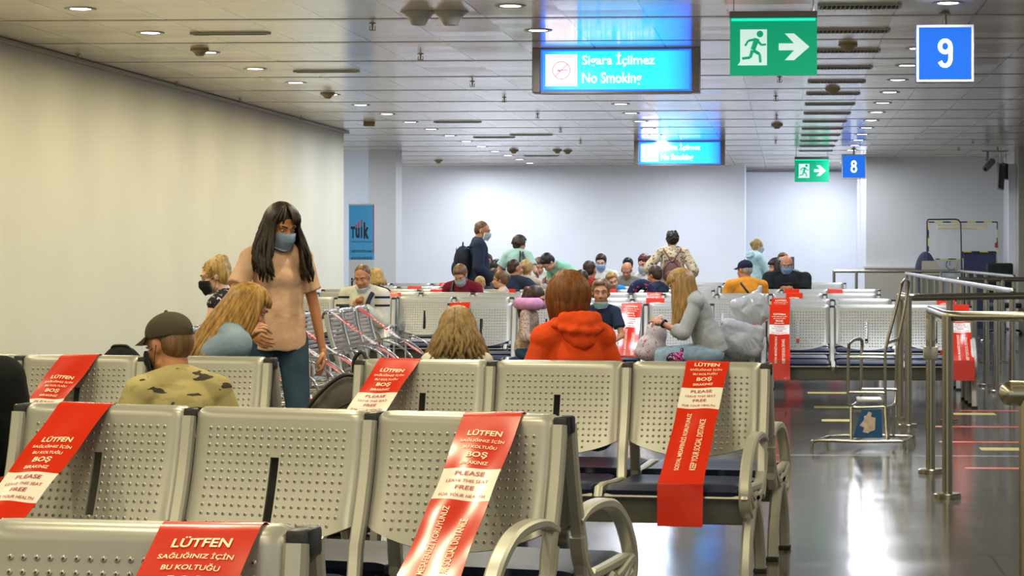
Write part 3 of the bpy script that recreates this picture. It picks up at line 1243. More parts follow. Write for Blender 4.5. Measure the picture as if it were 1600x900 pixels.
def bench_px(key, xa, ya, xb, yb, n, label, twin=None, full=None):
    """a bench whose crest runs between two measured points; anchored at its right end"""
    A, B = atz(xa, ya, S), atz(xb, yb, S)
    d = (B - A)
    d.z = 0
    ang = math.atan2(d.y, d.x)
    d.normalize()
    nrm = Vector((-d.y, d.x, 0))
    end = B + d * 0.0225
    c = end - d * (n * PITCH / 2) - nrm * 0.118
    c.z = 0
    e = bench(c, ang, n, label)
    BENCH[key] = (c, ang, n, d, nrm)
    if twin:
        c2 = c + nrm * 0.262
        e2 = bench(c2, ang + PI, n, twin)
        BENCH[key + 't'] = (c2, ang + PI, n, -d, -nrm)
    return e


def seat_pt(key, i, y=0.0, z=0.0, dx=0.0):
    """point in the frame of seat i (counted from the left as the camera sees it) of a bench"""
    c, ang, n, d, nrm = BENCH[key]
    x = (-(n - 1) / 2 + i) * PITCH + dx
    p = c + d * x + nrm * y
    p.z = z
    return p


bench_px('r0', 30, 812, 455, 821, 3, 'frontmost grey perforated bench at the lower left edge, cut off by the frame', 'bench end with black back just behind the frontmost bench, facing away')
bench_px('r1', 60, 629, 870, 648, 3, 'second nearest perforated bench, all three seat backs in full view at lower left', 'bench facing away behind the second nearest one, with an armrest over the blue floor reflection')
bench_px('r2l', 38, 554, 415, 557.5, 3, 'perforated bench behind the man in the olive cap, at the left wall', 'bench facing away where the girl in the blue hoodie sits')
bench_px('r2r', 583, 560.6, 1190, 566.4, 3, 'perforated bench in the middle right with the tilted red strip hanging over its last seat', 'bench facing away where the orange hoodie sits')
# far rows: (key, x right end, y, n, label, twin label)
far = [
    ('c1', 1109, 473.5, 4, 'long bench behind the orange hoodie where the boy in the navy shirt sits', 'bench facing away right behind the boy in the navy shirt'),
    ('c2', 1511, 476.5, 3, 'bench to the right of the white plastic bags, behind the luggage trolley', 'bench facing away right behind the one at the luggage trolley'),
    ('e1', 613, 464.0, 3, 'bench of the man in the white striped jacket', 'bench facing away behind the man in the white striped jacket'),
    ('e2', 887, 463.6, 3, 'bench right of the white striped jacket, its first back showing a dark slot', 'bench facing away behind the bench with the dark slot in view'),
    ('c3', 1172, 466, 3, 'bench whose crest shows right of the long haired woman', 'bench facing away behind the crest right of the long haired woman'),
    ('c4', 1488, 467, 3, 'second bench crest beyond the trolley', 'bench facing away beyond the second crest past the luggage trolley'),
    ('f1', 736, 456.5, 4, 'third crest behind the white striped jacket, ending below the crimson shirt', 'bench facing away below the man in the crimson shirt'),
    ('f2', 1066, 457.5, 4, 'bench crest just above the head of the boy in the navy shirt', 'bench facing away behind the crest above the boy'),
    ('f3', 1370, 458.5, 4, 'third bench crest beyond the luggage trolley, ending under the wall edge', 'bench facing away past the third crest behind the trolley'),
    ('g1', 803, 452, 4, 'bench crest level with the red strip beneath the man in the navy jacket', 'bench facing away where the man in the navy jacket sits'),
    ('g2', 1112, 452.5, 4, 'bench crest in front of the child in the bright blue shirt', 'bench facing away with the patterned round travel pillow'),
    ('g3', 1371, 452, 3, 'fourth bench crest behind the trolley with a short red strip at its left', 'bench facing away where nobody sits, beyond the fourth crest behind the trolley'),
    ('h1', 760, 447.5, 3, 'far bench crest at the left, before the man with the crimson shirt', 'far bench facing away beside the blond child'),
    ('h2', 1000, 447.5, 3, 'far bench crest in front of the bald man', 'far bench facing away between the two groups of people'),
    ('h3', 1260, 446.5, 3, 'far bench crest in front of the man in the orange shirt', 'far bench facing away where the man in the orange shirt sits'),
    ('i1', 800, 442.5, 4, 'farthest bench crest at left, under the standing man with a backpack', None),
    ('i2', 1060, 442.5, 4, 'farthest bench crest in the centre, under the woman in the patterned shirt', None),
    ('i3', 1318, 441.5, 4, 'farthest bench crest at right, by the bald man with the phone', None),
]
for key, xr, yr, n, lab, tw in far:
    B = atz(xr, yr, S)
    A = B - Vector((1, 0.0, 0)) * (n * PITCH)
    # project the left end to keep one straight line across the hall
    dd = A.dot(FW)
    xa = PX + A.dot(RT) / dd * F
    ya = PY + (HC - S) / dd * F
    bench_px(key, xa, ya, xr, yr, n, lab, tw)

# benches turned sideways along the left, with slatted chrome seats
for i, (Yc, lab) in enumerate(((18.75, 'slatted chrome bench turned sideways, in front of the man in the white jacket'),
                               (16.55, 'slatted chrome bench turned sideways, right of the walking woman'),
                               (14.35, 'slatted chrome bench turned sideways, nearest one behind the walking woman'))):
    x = -3.50
    bench((x, Yc, 0), R(90), 3, lab, True, 'slatted benches turned sideways')
    BENCH['s%d' % i] = (Vector((x, Yc, 0)), R(90), 3, Vector((0, 1, 0)), Vector((-1, 0, 0)))
bench((-3.77, 16.4, 0), R(-90), 3, 'sideways bench facing the left wall, where the woman in the black mask sits', True, 'slatted benches turned sideways')
bench((-3.77, 14.2, 0), R(-90), 3, 'sideways bench facing the left wall, carrying the rounded black bag', True, 'slatted benches turned sideways')

# ------------------------------------------------------------------ red "keep free" strips on seats
KL = 1.10
LAY = [('LÜTFEN', 0.0, 0.013, 0.108, 0.023, 0.022), ('SAĞLIĞINIZ İÇİN', 0.0, 0.043, 0.138, 0.015, 0.012), ('BU KOLTUĞU', 0.0, 0.065, 0.106, 0.014, 0.012),
       ('BOŞ', 0.0, 0.096, 0.066, 0.025, 0.022), ('BIRAKINIZ', 0.0, 0.124, 0.088, 0.012, 0.012)]
LAY2 = [('PLEASE', 0.0, 0.163, 0.094, 0.015, 0.010), ('LEAVE THIS SEAT', 0.0, 0.190, 0.134, 0.011, 0.006), ('FREE', 0.0, 0.214, 0.060, 0.014, 0.010), ('FOR YOUR HEALTH', 0.0, 0.243, 0.146, 0.011, 0.006)]
LAY = [(t, a, s_ * KL, w_, h_ * KL, bo) for t, a, s_, w_, h_, bo in LAY]
LAY2 = [(t, a, s_ * KL, w_, h_ * KL, bo) for t, a, s_, w_, h_, bo in LAY2]


def strip(key, seat, label, dx=0.0, skew=0.0, off=0.03, y1=-0.505, z1=0.41, hang=0.17, W=0.185, detail=True, yb=0.16, name='seat_strip', seed=1, twist=0.0):
    """printed vinyl strip over a backrest, pulled taut to the seat front and hanging down"""
    c, ang, n, d, nrm = BENCH[key]
    x0 = (-(n - 1) / 2 + seat) * PITCH + dx
    rnd = random.Random(seed)
    ph = rnd.random() * 6
    # centre line in (y, z) by arc length; s=0 at the crest
    ROLL = [Vector(q_) for q_ in ((yb, 0.80), (0.150, 0.846), (0.138, 0.864), (0.118, 0.8712), (0.108, 0.8695), (0.0985, 0.8655))]
    A = ROLL[-1]
    B = Vector((y1, z1))
    C = Vector((y1 - 0.012, z1 - hang))
    CR = (ROLL[4] - ROLL[3]).length + (ROLL[5] - ROLL[4]).length      # crest to where the strip leaves the sheet
    L0 = sum((ROLL[i + 1] - ROLL[i]).length for i in range(3))
    L1, L2 = (B - A).length + CR, (C - B).length

    def centre(s):
        if s < CR:
            t_ = s + L0
            for i in range(5):
                ln_ = (ROLL[i + 1] - ROLL[i]).length
                if t_ <= ln_ or i == 4:
                    return ROLL[i] + (ROLL[i + 1] - ROLL[i]) * max(0, min(1, t_ / ln_))
                t_ -= ln_
        if s < L1:
            k = (s - CR) / (L1 - CR)
            q = A + (B - A) * k
            q = q + Vector((0.0, -0.010)) * math.sin(k * PI)
            return q
        return B + (C - B) * ((s - L1) / L2)

    def P(a, s, lift=0.0):
        q = centre(s)
        k = max(0, min(1, s / L1))
        wav = 0.0035 * math.sin(a * 38 + ph + s * 5) * math.sin(k * PI) + 0.003 * math.sin(s * 23 + ph) * (a / W * 2)
        if s >= L1:
            nn = Vector((-1, 0))
        elif s < 0:
            nn = Vector((0.3, 1)).normalized()
        else:
            t = (B - A).normalized()
            nn = Vector((t.y, -t.x))
            if nn.y < 0:
                nn = -nn
        q = q + nn * (wav + lift)
        x = x0 + a * (1 - 0.06 * math.sin(k * PI)) + skew * k
        return (x, q.x, q.y + twist * a * (1 - k))
    bands = [(-L0, off + 0.157, 0), (off + 0.157, off + 0.284, 1), (off + 0.284, L1 + L2, 0)]
    V, Fc, mi = [], [], []
    na = 16 if detail else 8
    ss = []
    for s0, s1, m_ in bands:
        k = max(2, int((s1 - s0) / (0.015 if detail else 0.03)))
        for i in range(k):
            ss.append((s0 + (s1 - s0) * i / k, m_))
    ss = [(s, m_) for s, m_ in ss if s < -L0 + 0.001 or s > CR + 0.001] + [(L1, 0)] + [(q_, 0) for q_ in (-L0 + 0.049, -L0 + 0.071, 0.0, 0.0103, CR)]
    ss.sort(key=lambda q: q[0])
    ss.append((L1 + L2, 0))
    th = 0.0012
    for lift in (0.0, -th):
        for s, _ in ss:
            for j in range(na + 1):
                V.append(P((j / na - 0.5) * W, s, lift))
    m1 = len(ss) * (na + 1)
    for i in range(len(ss) - 1):
        for j in range(na):
            a = i * (na + 1) + j
            q = (a, a + 1, a + na + 2, a + na + 1)
            Fc.append(q)
            mi.append(ss[i][1])
            Fc.append(tuple(v + m1 for v in q[::-1]))
            mi.append(ss[i][1])
        for j in (0, na):
            a = i * (na + 1) + j
            Fc.append((a, a + na + 1, a + na + 1 + m1, a + m1))
            mi.append(ss[i][1])
    me = bpy.data.meshes.new(name)
    me.from_pydata(V, [], Fc)
    for p_, k in zip(me.polygons, mi):
        p_.material_index = k
    me.materials.append(M['red'])
    me.materials.append(M['white_print'])
    smooth(me, 50)
    o = new_obj(name, me, None)
    o.location = c
    o.rotation_euler = (0, 0, ang)
    tag(o, label, 'strip', 'red keep free seat strips')
    if detail:
        wr = [(t, a, -(off + s), w_, h_, False, bo) for t, a, s, w_, h_, bo in LAY]
        sc_ = off + 0.315
        ln = 0.36
        wr += [('SOSYAL MESAFENİZİ KORUYUNUZ', -0.034, -(sc_ + ln / 2), ln, 0.026, True, 0.008), ('KEEP YOUR SOCIAL DISTANCE', 0.036, -(sc_ + ln / 2 + 0.02), ln * 0.88, 0.026, True, 0.008)]
        fn = lambda a, b_: P(a, -b_, 0.0022)
        text_mesh(wr, fn, 'cream_lettering', M['cream_ink'], o)
        text_mesh([(t, a, -(off + s), w_, h_, False, bo) for t, a, s, w_, h_, bo in LAY2], fn, 'crimson_lettering', M['ink_red'], o)
    return o


strip('r0', 2, 'red strip on the frontmost bench at the bottom edge, only LÜTFEN lines in view', dx=0.14, skew=-0.05, off=0.045, seed=1)
strip('r1', 0, 'glossy red strip with white glare, left seat of the second nearest bench', dx=-0.065, skew=-0.08, off=0.16, seed=2)
strip('r1', 2, 'large red strip at lower centre running down past the armrest of the second nearest bench', dx=0.085, skew=0.03, off=0.085, seed=3)
strip('r2l', 1, 'red strip left of the man in the olive cap', dx=0.0, skew=-0.14, off=0.15, seed=4)
strip('r2r', 0, 'red strip beside the grey backpack, below the man in the white jacket', dx=-0.11, skew=-0.16, off=0.075, seed=5)
strip('r2r', 2, 'red strip in full view hanging over the front of the middle right bench', dx=0.05, skew=-0.01, off=0.02, seed=6)
strip('c1', 0, 'red strip with white glare just above the light brown hair', dx=-0.20, skew=0.0, off=0.06, seed=7)
strip('c1', 2, 'upright red strip between the boy and the long haired woman', dx=0.17, skew=0.0, off=0.05, y1=-0.45, seed=8)
strip('c2', 0, 'upright red strip right of the white plastic bags', dx=-0.16, skew=0.0, off=0.13, seed=9)
strip('c2', 2, 'red strip behind the steel posts at right, last seat of the trolley bench', dx=0.20, skew=0.0, off=0.10, seed=10)
FS = [('c4', 1212, 'red strip end directly above the upright strip by the plastic bags'), ('c4', 1480, 'red strip end behind the corner of the steel railing'), ('f1', 615, 'pale red strip end right of the white jacket shoulder'), ('c3', 1024, 'red strip end with white lettering right of the upright strip by the boy'),
      ('f2', 1024, 'orange red strip end one row behind the lettered one'), ('f3', 1241, 'second lowest of the three stacked strip ends above the plastic bags'), ('g1', 685, 'small red strip end left of the crimson shirt man, lowest one'),
      ('g1', 808, 'red strip end under the elbow of the man in the navy jacket'), ('g2', 952, 'red strip end above the hair of the boy'), ('g3', 1237, 'topmost of the three stacked strip ends above the plastic bags'),
      ('h1', 648, 'small strip end far left behind the white jacket'), ('h1', 760, 'strip end far left between the blond child and the girl with the bun'), ('h3', 1142, 'red strip end below the orange shirt'), ('g3', 1305, 'red strip end right of the three stacked ones'),
      ('i1', 697, 'farthest red strip with pale lettering left of the crimson shirt'), ('i3', 1218, 'flat red strip end below the bald man with the phone')]
for i, (key, px, lab) in enumerate(FS):
    c, ang, n, d, nrm = BENCH[key]
    dd = (c + nrm * 0.118).dot(FW)
    X = (px - PX) / F * dd
    # position along the bench
    x = X * RT.dot(d) + dd * FW.dot(d) - c.dot(d)
    x = max(-n / 2 * PITCH + 0.09, min(n / 2 * PITCH - 0.09, x))
    seat = round(x / PITCH + (n - 1) / 2)
    dx = x - (-(n - 1) / 2 + seat) * PITCH
    strip(key, seat, lab, dx=dx, off=0.03 + 0.05 * (i % 2), detail=(key in ('c3', 'c4', 'f1', 'f2', 'f3', 'i1')), seed=20 + i)
# strips on the sideways benches
for key, seat, lab in (('s0', 2, 'barrier strip on the farthest seat of the sideways benches, ending by the light brown hair'), ('s0', 0, 'barrier strip from the middle of the sideways seat backs, white band in view'),
                       ('s1', 1, 'barrier strip right beside the hanging hand of the walking woman'), ('s1', 0, 'barrier strip passing behind the hanging hand of the walking woman'), ('s2', 1, 'lowest barrier strip, ending at the grey backpack')):
    strip(key, seat, lab, dx=-0.1, skew=-0.08, off=0.18, y1=-0.55, z1=0.42, W=0.14, seed=50 + seat)

# ------------------------------------------------------------------ railings
def railing(label, pts, posts, z=0.985, r=0.028, flange=True, extra=None):
    """pts: rail polyline (world xy), posts: world xy list"""
    o0 = Vector((posts[0].x, posts[0].y, 0))
    e = empty('steel_railing', o0, 0, label, 'railing', 'brushed steel queue railings')
    b = MB()
    P = [Vector((p.x, p.y, z)) - o0 for p in pts]
    path = []
    for i, p in enumerate(P):
        if 0 < i < len(P) - 1:
            a = p + (P[i - 1] - p).normalized() * 0.07
            c = p + (P[i + 1] - p).normalized() * 0.07
            path += [a, p * 0.5 + (a + c) * 0.25, c]
        else:
            path.append(p)
    b.tube(path, r, 16)
    b.ell(path[0], (r, r, r), seg=14).ell(path[-1], (r, r, r), seg=14)
    b.obj('top_rail', M['steel'], e, 50)
    for q in posts:
        b = MB()
        q = Vector((q.x, q.y, 0)) - o0
        b.tube([q + Vector((0, 0, 0.01)), q + Vector((0, 0, z))], r, 16)
        po = b.obj('post', M['steel'], e, 50)
        if flange:
            b = MB()
            b.lathe([(0.001, 0), (0.075, 0), (0.075, 0.020), (0.068, 0.026), (r, 0.026)], 24, (q.x, q.y, 0.001))
            b.obj('base_flange', M['steel'], po, 40)
    return e


A = atd(1454, 0, 13.9)
Bp = atd(1480, 0, 12.5)
Cp = atd(1760, 0, 12.4)
rl = railing('nearest angled railing end with a clamp box on its left post', [A, Bp, Cp], [A, Bp, atd(1740, 0, 12.4)])
b = MB()
b.box((0, 0, 0.725), (0.085, 0.085, 0.075), 0, 0.006)
b.obj('clamp_box', mat('clamp_grey', (0.42, 0.42, 0.40), 0.4, 0.5), rl, 40)
b = MB()
b.lathe([(0.0285, 0.80), (0.031, 0.805), (0.0305, 0.84), (0.032, 0.88), (0.030, 0.925), (0.0285, 0.93)], 16)
pw = mat('plastic_wrap', (0.8, 0.8, 0.78), 0.15, alpha=0.35)
b.obj('plastic_wrap', pw, rl, True)
A, Bp, Cp = atd(1406.5, 0, 18.3), atd(1419, 0, 17.5), atd(1680, 0, 18.6)
railing('railing right behind the luggage trolley handle', [A, Bp, Cp], [A, Bp, atd(1484, 0, 18.0), atd(1660, 0, 18.6)])


def online(a, c, px):
    """point of the line a-c that the camera sees at column px"""
    k = (px - PX) / F
    fa, fc = a.dot(RT) - k * a.dot(FW), c.dot(RT) - k * c.dot(FW)
    t = fa / (fa - fc)
    q = a + (c - a) * t
    q.z = 0
    return q


A, Cp = atd(1416, 0, 36.0), atd(1583, 0, 20.3)
A.z = Cp.z = 0
railing('long railing running away towards the far booth with a row of posts', [A, Cp], [online(A, Cp, x) for x in (1416.5, 1424, 1432, 1441, 1450, 1461, 1472, 1486, 1502, 1520, 1541, 1557, 1581.5)])
A, Bp, Cp = atd(1303, 0, 38.3), atd(1500, 0, 38.3), atd(1584, 0, 30.5)
railing('farthest railing in front of the grey wall and booth', [A, Bp, Cp], [A, atd(1338, 0, 38.3), atd(1470, 0, 38.3), online(Bp, Cp, 1511), online(Bp, Cp, 1524), online(Bp, Cp, 1540), online(Bp, Cp, 1560), Cp], z=1.0, r=0.026)
A, Cp = atd(1498, 0, 27.5), atd(1660, 0, 27.5)
railing('straight railing crossing before the far booth chair', [A, Cp], [A, atd(1540, 0, 27.5), atd(1566, 0, 27.5), atd(1650, 0, 27.5)], z=1.0)
A, Cp = atd(1580, 0, 5.5), atd(1760, 0, 5.45)
railing('rounded rail end very close at the right edge of the picture', [A, Cp], [atd(1612, 0, 5.49), atd(1750, 0, 5.45)], z=1.0, r=0.030)

# ------------------------------------------------------------------ luggage trolley
o0 = atz(1345, 700, 0)
TD = o0.dot(FW)
e = empty('luggage_trolley', o0, 0, 'empty steel luggage trolley with a blue panel standing on the polished floor', 'trolley')


def T(px, py, dd=0.0):
    return atd(px, py, TD + dd) - o0


tr = 0.011
b = MB()
b.tube(spline([T(1268, 707, -.2), T(1269, 694, -.2), T(1276, 688, -.2), T(1340, 690, -.2), T(1405, 690, -.2), T(1413, 694, -.2), T(1413, 707, -.2)], 5), tr, 10)
b.tube(spline([T(1292, 702, .3), T(1292, 686, .3), T(1300, 681, .3), T(1360, 681, .3), T(1420, 682, .3), T(1428, 686, .3), T(1428, 702, .3)], 5), tr, 10)
b.tube([T(1272, 690, -.2), T(1296, 682, .3)], tr, 10).tube([T(1410, 690, -.2), T(1425, 683, .3)], tr, 10).tube([T(1330, 690, -.2), T(1350, 681, .3)], tr, 10)
b.obj('base_frame', M['steel'], e, 50)
b = MB()
b.tube(spline([T(1383, 640, -.1), T(1383, 560, -.1), T(1385, 540, -.1), T(1398, 490, -.1), T(1408, 448, -.1), T(1411, 440, -.1), T(1415, 437, 0.05), T(1419, 439, .2), T(1419, 448, .25), T(1412, 490, .25), T(1403, 535, .25), T(1401, 560, .25), T(1399, 625, .25), T(1394, 634, .15), T(1384, 638, -.08)], 4), tr, 10)
b.tube([T(1386, 536, -.1), T(1403, 530, .25)], tr, 10)
b.tube([T(1386, 690, -.2), T(1383, 636, -.1)], tr, 10).tube([T(1396, 684, .2), T(1396, 630, .2)], tr, 10).tube([T(1330, 690, -.2), T(1330, 636, -.1)], tr, 10).tube([T(1388, 686, .0), T(1388, 634, .0)], tr, 10)
b.obj('handle_frame', M['steel'], e, 50)
b = MB()
b.tube(spline([T(1383, 636, -.1), T(1340, 637, -.1), T(1330, 635, -.1), T(1326, 628, -.1), T(1325, 600, -.1), T(1326, 545, -.1), T(1328, 536, -.1), T(1335, 531, .05), T(1344, 530, .2), T(1347, 536, .25), T(1346, 560, .25), T(1345, 610, .25), T(1344, 622, .25), T(1338, 630, .1), T(1330, 635, -.1)], 4), tr, 10)
for y in (558, 613):
    b.tube([T(1326, y, -.1), T(1384, y + 1, -.1)], tr * 0.9, 10)
for y in (553, 608):
    b.tube([T(1346, y, .25), T(1401, y + 1, .25)], tr * 0.9, 10)
b.obj('basket', M['steel'], e, 50)
b = MB()
q = [T(1347, 640, -.12), T(1377, 640, -.12), T(1379, 684, -.12), T(1332, 684, -.12)]
f = [b.bm.verts.new(v) for v in q]
g = [b.bm.verts.new(v + FW * 0.006) for v in q]
b.bm.faces.new(f)
b.bm.faces.new(g[::-1])
for i in range(4):
    b.bm.faces.new((f[i], g[i], g[(i + 1) % 4], f[(i + 1) % 4]))
b.obj('panel', mat('panel_blue', (0.015, 0.10, 0.28), 0.3), e)
b = MB()
pl = [(1357, 643), (1362, 645), (1361, 651), (1368, 653), (1367, 672), (1358, 675), (1357, 677), (1348, 675), (1350, 668), (1343, 665), (1350, 656), (1350, 650), (1354, 649)]
b.bm.faces.new([b.bm.verts.new(T(x, y, -.126)) for x, y in pl])
b.obj('torn_stickers', noisy(mat('paper_scraps', (0.66, 0.56, 0.50), 0.7), 30, 0.2), e)
b = MB()
b.box(T(1358, 624, .08), (0.17, 0.26, 0.02), 0, 0.006)
b.obj('tray', mat('tray_grey', (0.55, 0.55, 0.55), 0.3), e, 40)

# ------------------------------------------------------------------ floor tape
ty = mat('yellow_floor_tape', (0.55, 0.44, 0.14), 0.4)
trd = mat('red_floor_tape', (0.62, 0.10, 0.05), 0.4)
for x0, x1, y, c, wd, lab in ((1262, 1330, 614, ty, .22, 'yellow floor mark farthest back left of the trolley'), (1272, 1328, 636, ty, .22, 'yellow floor mark behind the trolley basket, middle one'), (1284, 1330, 657, ty, .22, 'yellow floor mark closest behind the trolley at left'),
                              (1426, 1470, 592, ty, .25, 'yellow floor mark between the steel posts, far one'), (1490, 1555, 647, ty, .22, 'yellow floor mark right of the nearest railing posts'), (1532, 1640, 702, ty, .22, 'yellow floor mark at the right edge, below the long red lines'),
                              (1459, 1600, 667, trd, .10, 'upper long red floor line by the railing posts'), (1468, 1600, 691, trd, .10, 'middle long red floor line by the railing posts'), (1508, 1600, 732, trd, .10, 'lowest long red floor line at the right edge'), (1500, 1600, 642, trd, .10, 'faint red floor line above the long ones'), (1480, 1600, 600, trd, .12, 'farthest red floor line behind the row of posts')):
    a, c2 = atz(x0, y, 0), atz(x1, y, 0)
    b = MB()
    b.box((0, 0, 0.001), ((c2 - a).length, wd, 0.002))
    o = b.obj('floor_tape', c, None, None, (a + c2) / 2)
    tag(o, lab, 'floor tape', 'floor marking tapes')

# ------------------------------------------------------------------ far booth
BD = 40.0


def B_(px, py, dd=0.0):
    return atd(px, py, BD + dd)


def hazard(name='hazard_tape', n=16):
    m = mat(name, (0.7, 0.6, 0.05), 0.6)
    tc = N(m, 'ShaderNodeTexCoord')
    wv = N(m, 'ShaderNodeTexWave', wave_type='BANDS', bands_direction='DIAGONAL')
    wv.inputs['Scale'].default_value = 2.2
    gt = N(m, 'ShaderNodeMath', operation='GREATER_THAN')
    gt.inputs[1].default_value = 0.5
    mx = N(m, 'ShaderNodeMix', data_type='RGBA')
    mx.inputs['A'].default_value = (0.70, 0.62, 0.06, 1)
    mx.inputs['B'].default_value = (0.03, 0.03, 0.03, 1)
    L(m, tc.outputs['Object'], wv.inputs[0])
    L(m, wv.outputs[1], gt.inputs[0])
    L(m, gt.outputs[0], mx.inputs['Factor'])
    L(m, mx.outputs['Result'], bsdf(m).inputs['Base Color'])
    return m


HZ = hazard()


def slab(mb_, x0, y0, x1, y1, dd, th, mi=0):
    a, c = B_(x0, y0, dd), B_(x1, y1, dd)
    mb_.box(((a.x + c.x) / 2 - OB.x, (a.y + c.y) / 2 - OB.y, (a.z + c.z) / 2), (abs(c.x - a.x), th, abs(a.z - c.z)), mi)
    return mb_


OB = B_(1505, 392)
OB.z = 0
e = empty('plexiglass_screen', OB, 0, 'clear booth screen edged with yellow and black hazard tape by the far grey wall', 'screen')
b = MB()
slab(b, 1450, 347, 1558, 432, 0.3, 0.01)
b.obj('clear_sheet', mat('clear_plastic', (0.85, 0.88, 0.9), 0.08, alpha=0.12), e)
b = MB()
slab(b, 1450, 346, 1558, 348, 0.28, 0.012)
slab(b, 1449.5, 346, 1451.5, 393, 0.28, 0.012)
slab(b, 1557, 346, 1559, 393, 0.28, 0.012)
slab(b, 1505, 392.4, 1559, 394.6, 0.28, 0.012)
slab(b, 1503, 393, 1505.5, 405, 0.28, 0.012)
slab(b, 1462, 404, 1504, 405.5, 0.28, 0.012)
b.obj('hazard_border', HZ, e)
yl = mat('faded_yellow_print', (0.66, 0.55, 0.28), 0.6)
for j, yy in enumerate((352, 357)):
    b = MB()
    x = 1466
    rnd = random.Random(3 + j)
    while x < 1543:
        wdt = rnd.uniform(2, 7)
        slab(b, x, yy - 1.4, min(x + wdt, 1544), yy + 1.4, 0.27, 0.006)
        x += wdt + 0.8
    b.obj('faded_lettering', yl, e)
b = MB()
slab(b, 1502, 394, 1504, 511.5, 0.3, 0.03)
slab(b, 1556.5, 393, 1558.5, 511.5, 0.3, 0.03)
b.obj('screen_leg', M['steel'], e)
e = empty('navy_partition', OB, 0, 'navy blue counter front under the clear booth screen', 'partition')
b = MB()
slab(b, 1506, 395, 1556, 511.5, 0.2, 0.05)
b.obj('front_panel', mat('navy_panel', (0.022, 0.028, 0.075), 0.6), e)
b = MB()
slab(b, 1505, 394.4, 1557, 395.6, 0.2, 0.09)
b.obj('top_edge', M['black'], e)
# dark arch
b = MB()
pts = [B_(1448.5, 512), B_(1448.5, 420), B_(1448.5, 346), B_(1449.5, 343.4), B_(1452, 343), B_(1475, 342.8), B_(1493, 342.6), B_(1498, 344), B_(1501, 349), B_(1501.5, 360), B_(1502.5, 430), B_(1502.8, 512)]
b.tube([p - OB for p in pts], 0.013, 8)
tag(b.obj('metal_arch', mat('dark_arch', (0.05, 0.05, 0.09), 0.4, 0.4), None, True, OB), 'thin dark metal arch standing left in the far booth', 'arch')
# desk with monitor back and ring
e = empty('booth_desk', OB, 0, 'pale desk front with a hazard ring inside the far booth', 'desk')
b = MB()
slab(b, 1455, 405, 1502, 511.0, 0.5, 0.05)
b.obj('desk_front', mat('desk_grey', (0.50, 0.51, 0.53), 0.5), e)
b = MB()
c = B_(1486.5, 413.5, 0.44) - OB
b.tube([(c.x + 0.09 * math.cos(k * PI / 12), c.y, c.z + 0.09 * math.sin(k * PI / 12)) for k in range(24)], 0.010, 6, closed=True)
b.obj('hazard_ring', HZ, e)
b = MB()
b.tube([B_(1484, 407, 0.43) - OB, B_(1484, 415, 0.43) - OB], 0.008, 6)
b.obj('ring_pointer', M['black'], e)
b = MB()
a = [(1441, 407.5), (1463, 407.5), (1471, 424), (1471, 430), (1440, 430), (1440, 410)]
for dd in (-0.35, -0.1):
    pass
f = [b.bm.verts.new(B_(x, y, -0.35)) for x, y in a]
g = [b.bm.verts.new(B_(x, y, -0.1)) for x, y in a]
b.bm.faces.new(f)
b.bm.faces.new(g[::-1])
for i in range(6):
    b.bm.faces.new((f[i], g[i], g[(i + 1) % 6], f[(i + 1) % 6]))
me = b.mesh('machine')
for v in me.vertices:
    v.co -= OB
tb = new_obj('beige_scanner', me, mat('scanner_beige', (0.42, 0.38, 0.30), 0.5), None, OB)
tag(tb, 'beige machine housing at the left foot of the far booth', 'machine')
b = MB()
slab(b, 1443, 430, 1468, 513, -0.22, 0.2)
o_ = b.obj('machine_stand', M['beam'], tb)
o_.location = (0, 0, 0)


def swivel_chair(px, ytop, d, lab, c, rz=0):
    p = atd(px, 392, d)
    s = 0.9
    e = empty('office_chair', (p.x, p.y, 0), rz, lab, 'chair')
    zt = HC - (ytop - 392) / F * d
    b = MB()
    b.box((0, 0, zt - 0.24), (0.44, 0.08, 0.48), 0, 0.035, seg=4)
    b.obj('backrest', c, e, 60)
    b = MB()
    b.box((0, -0.24, 0.47), (0.46, 0.44, 0.08), 0, 0.03, seg=3)
    b.obj('seat', c, e, 60)
    b = MB()
    b.tube([(0, 0.04, zt - 0.4), (0, 0.06, 0.5), (0, -0.2, 0.44)], 0.02, 8).tube([(0, -0.24, 0.44), (0, -0.24, 0.09)], 0.025, 10)
    for k in range(5):
        a = k * 2 * PI / 5
        b.tube([(0, -0.24, 0.10), (0.27 * math.cos(a), -0.24 + 0.27 * math.sin(a), 0.06)], 0.018, 8)
        b.ell((0.27 * math.cos(a), -0.24 + 0.27 * math.sin(a), 0.03), (0.03, 0.03, 0.03), seg=10)
    b.obj('swivel_base', M['black'], e, 60)


swivel_chair(1562, 411, 37.0, 'dark green black office chair at the right of the far booth', mat('chair_dark', (0.02, 0.028, 0.025), 0.8), R(12))
# rounded navy chair back at the left: a shell chair
p = atd(1446, 392, 40.25)
e = empty('round_armchair', (p.x, p.y, 0), 0, 'round backed navy chair behind the beige machine', 'chair')
b = MB()
b.ell((0, 0, 0.93), (0.19, 0.05, 0.40), seg=24)
b.obj('backrest', mat('navy_shell', (0.03, 0.035, 0.085), 0.6), e, True)
b = MB()
b.box((0, -0.2, 0.48), (0.36, 0.36, 0.08), 0, 0.03)
b.obj('seat', mat('navy_seat', (0.03, 0.035, 0.085), 0.6), e, 50)
b = MB()
b.tube([(0, -0.2, 0.45), (0, -0.2, 0.02)], 0.03, 10).lathe([(0.001, 0), (0.2, 0), (0.2, 0.02), (0.03, 0.03)], 20, (0, -0.2, 0))
b.obj('pedestal', M['steel'], e, 50)

b = MB()
p = B_(1557, 383, 0.24)
b.box((0, 0, 0), (0.055, 0.03, 0.09), 0, 0.004)
tag(b.obj('alarm_button_box', mat('alarm_red', (0.35, 0.02, 0.03), 0.4), None, None, p), 'small dark red box on the right edge of the clear booth screen', 'button box')

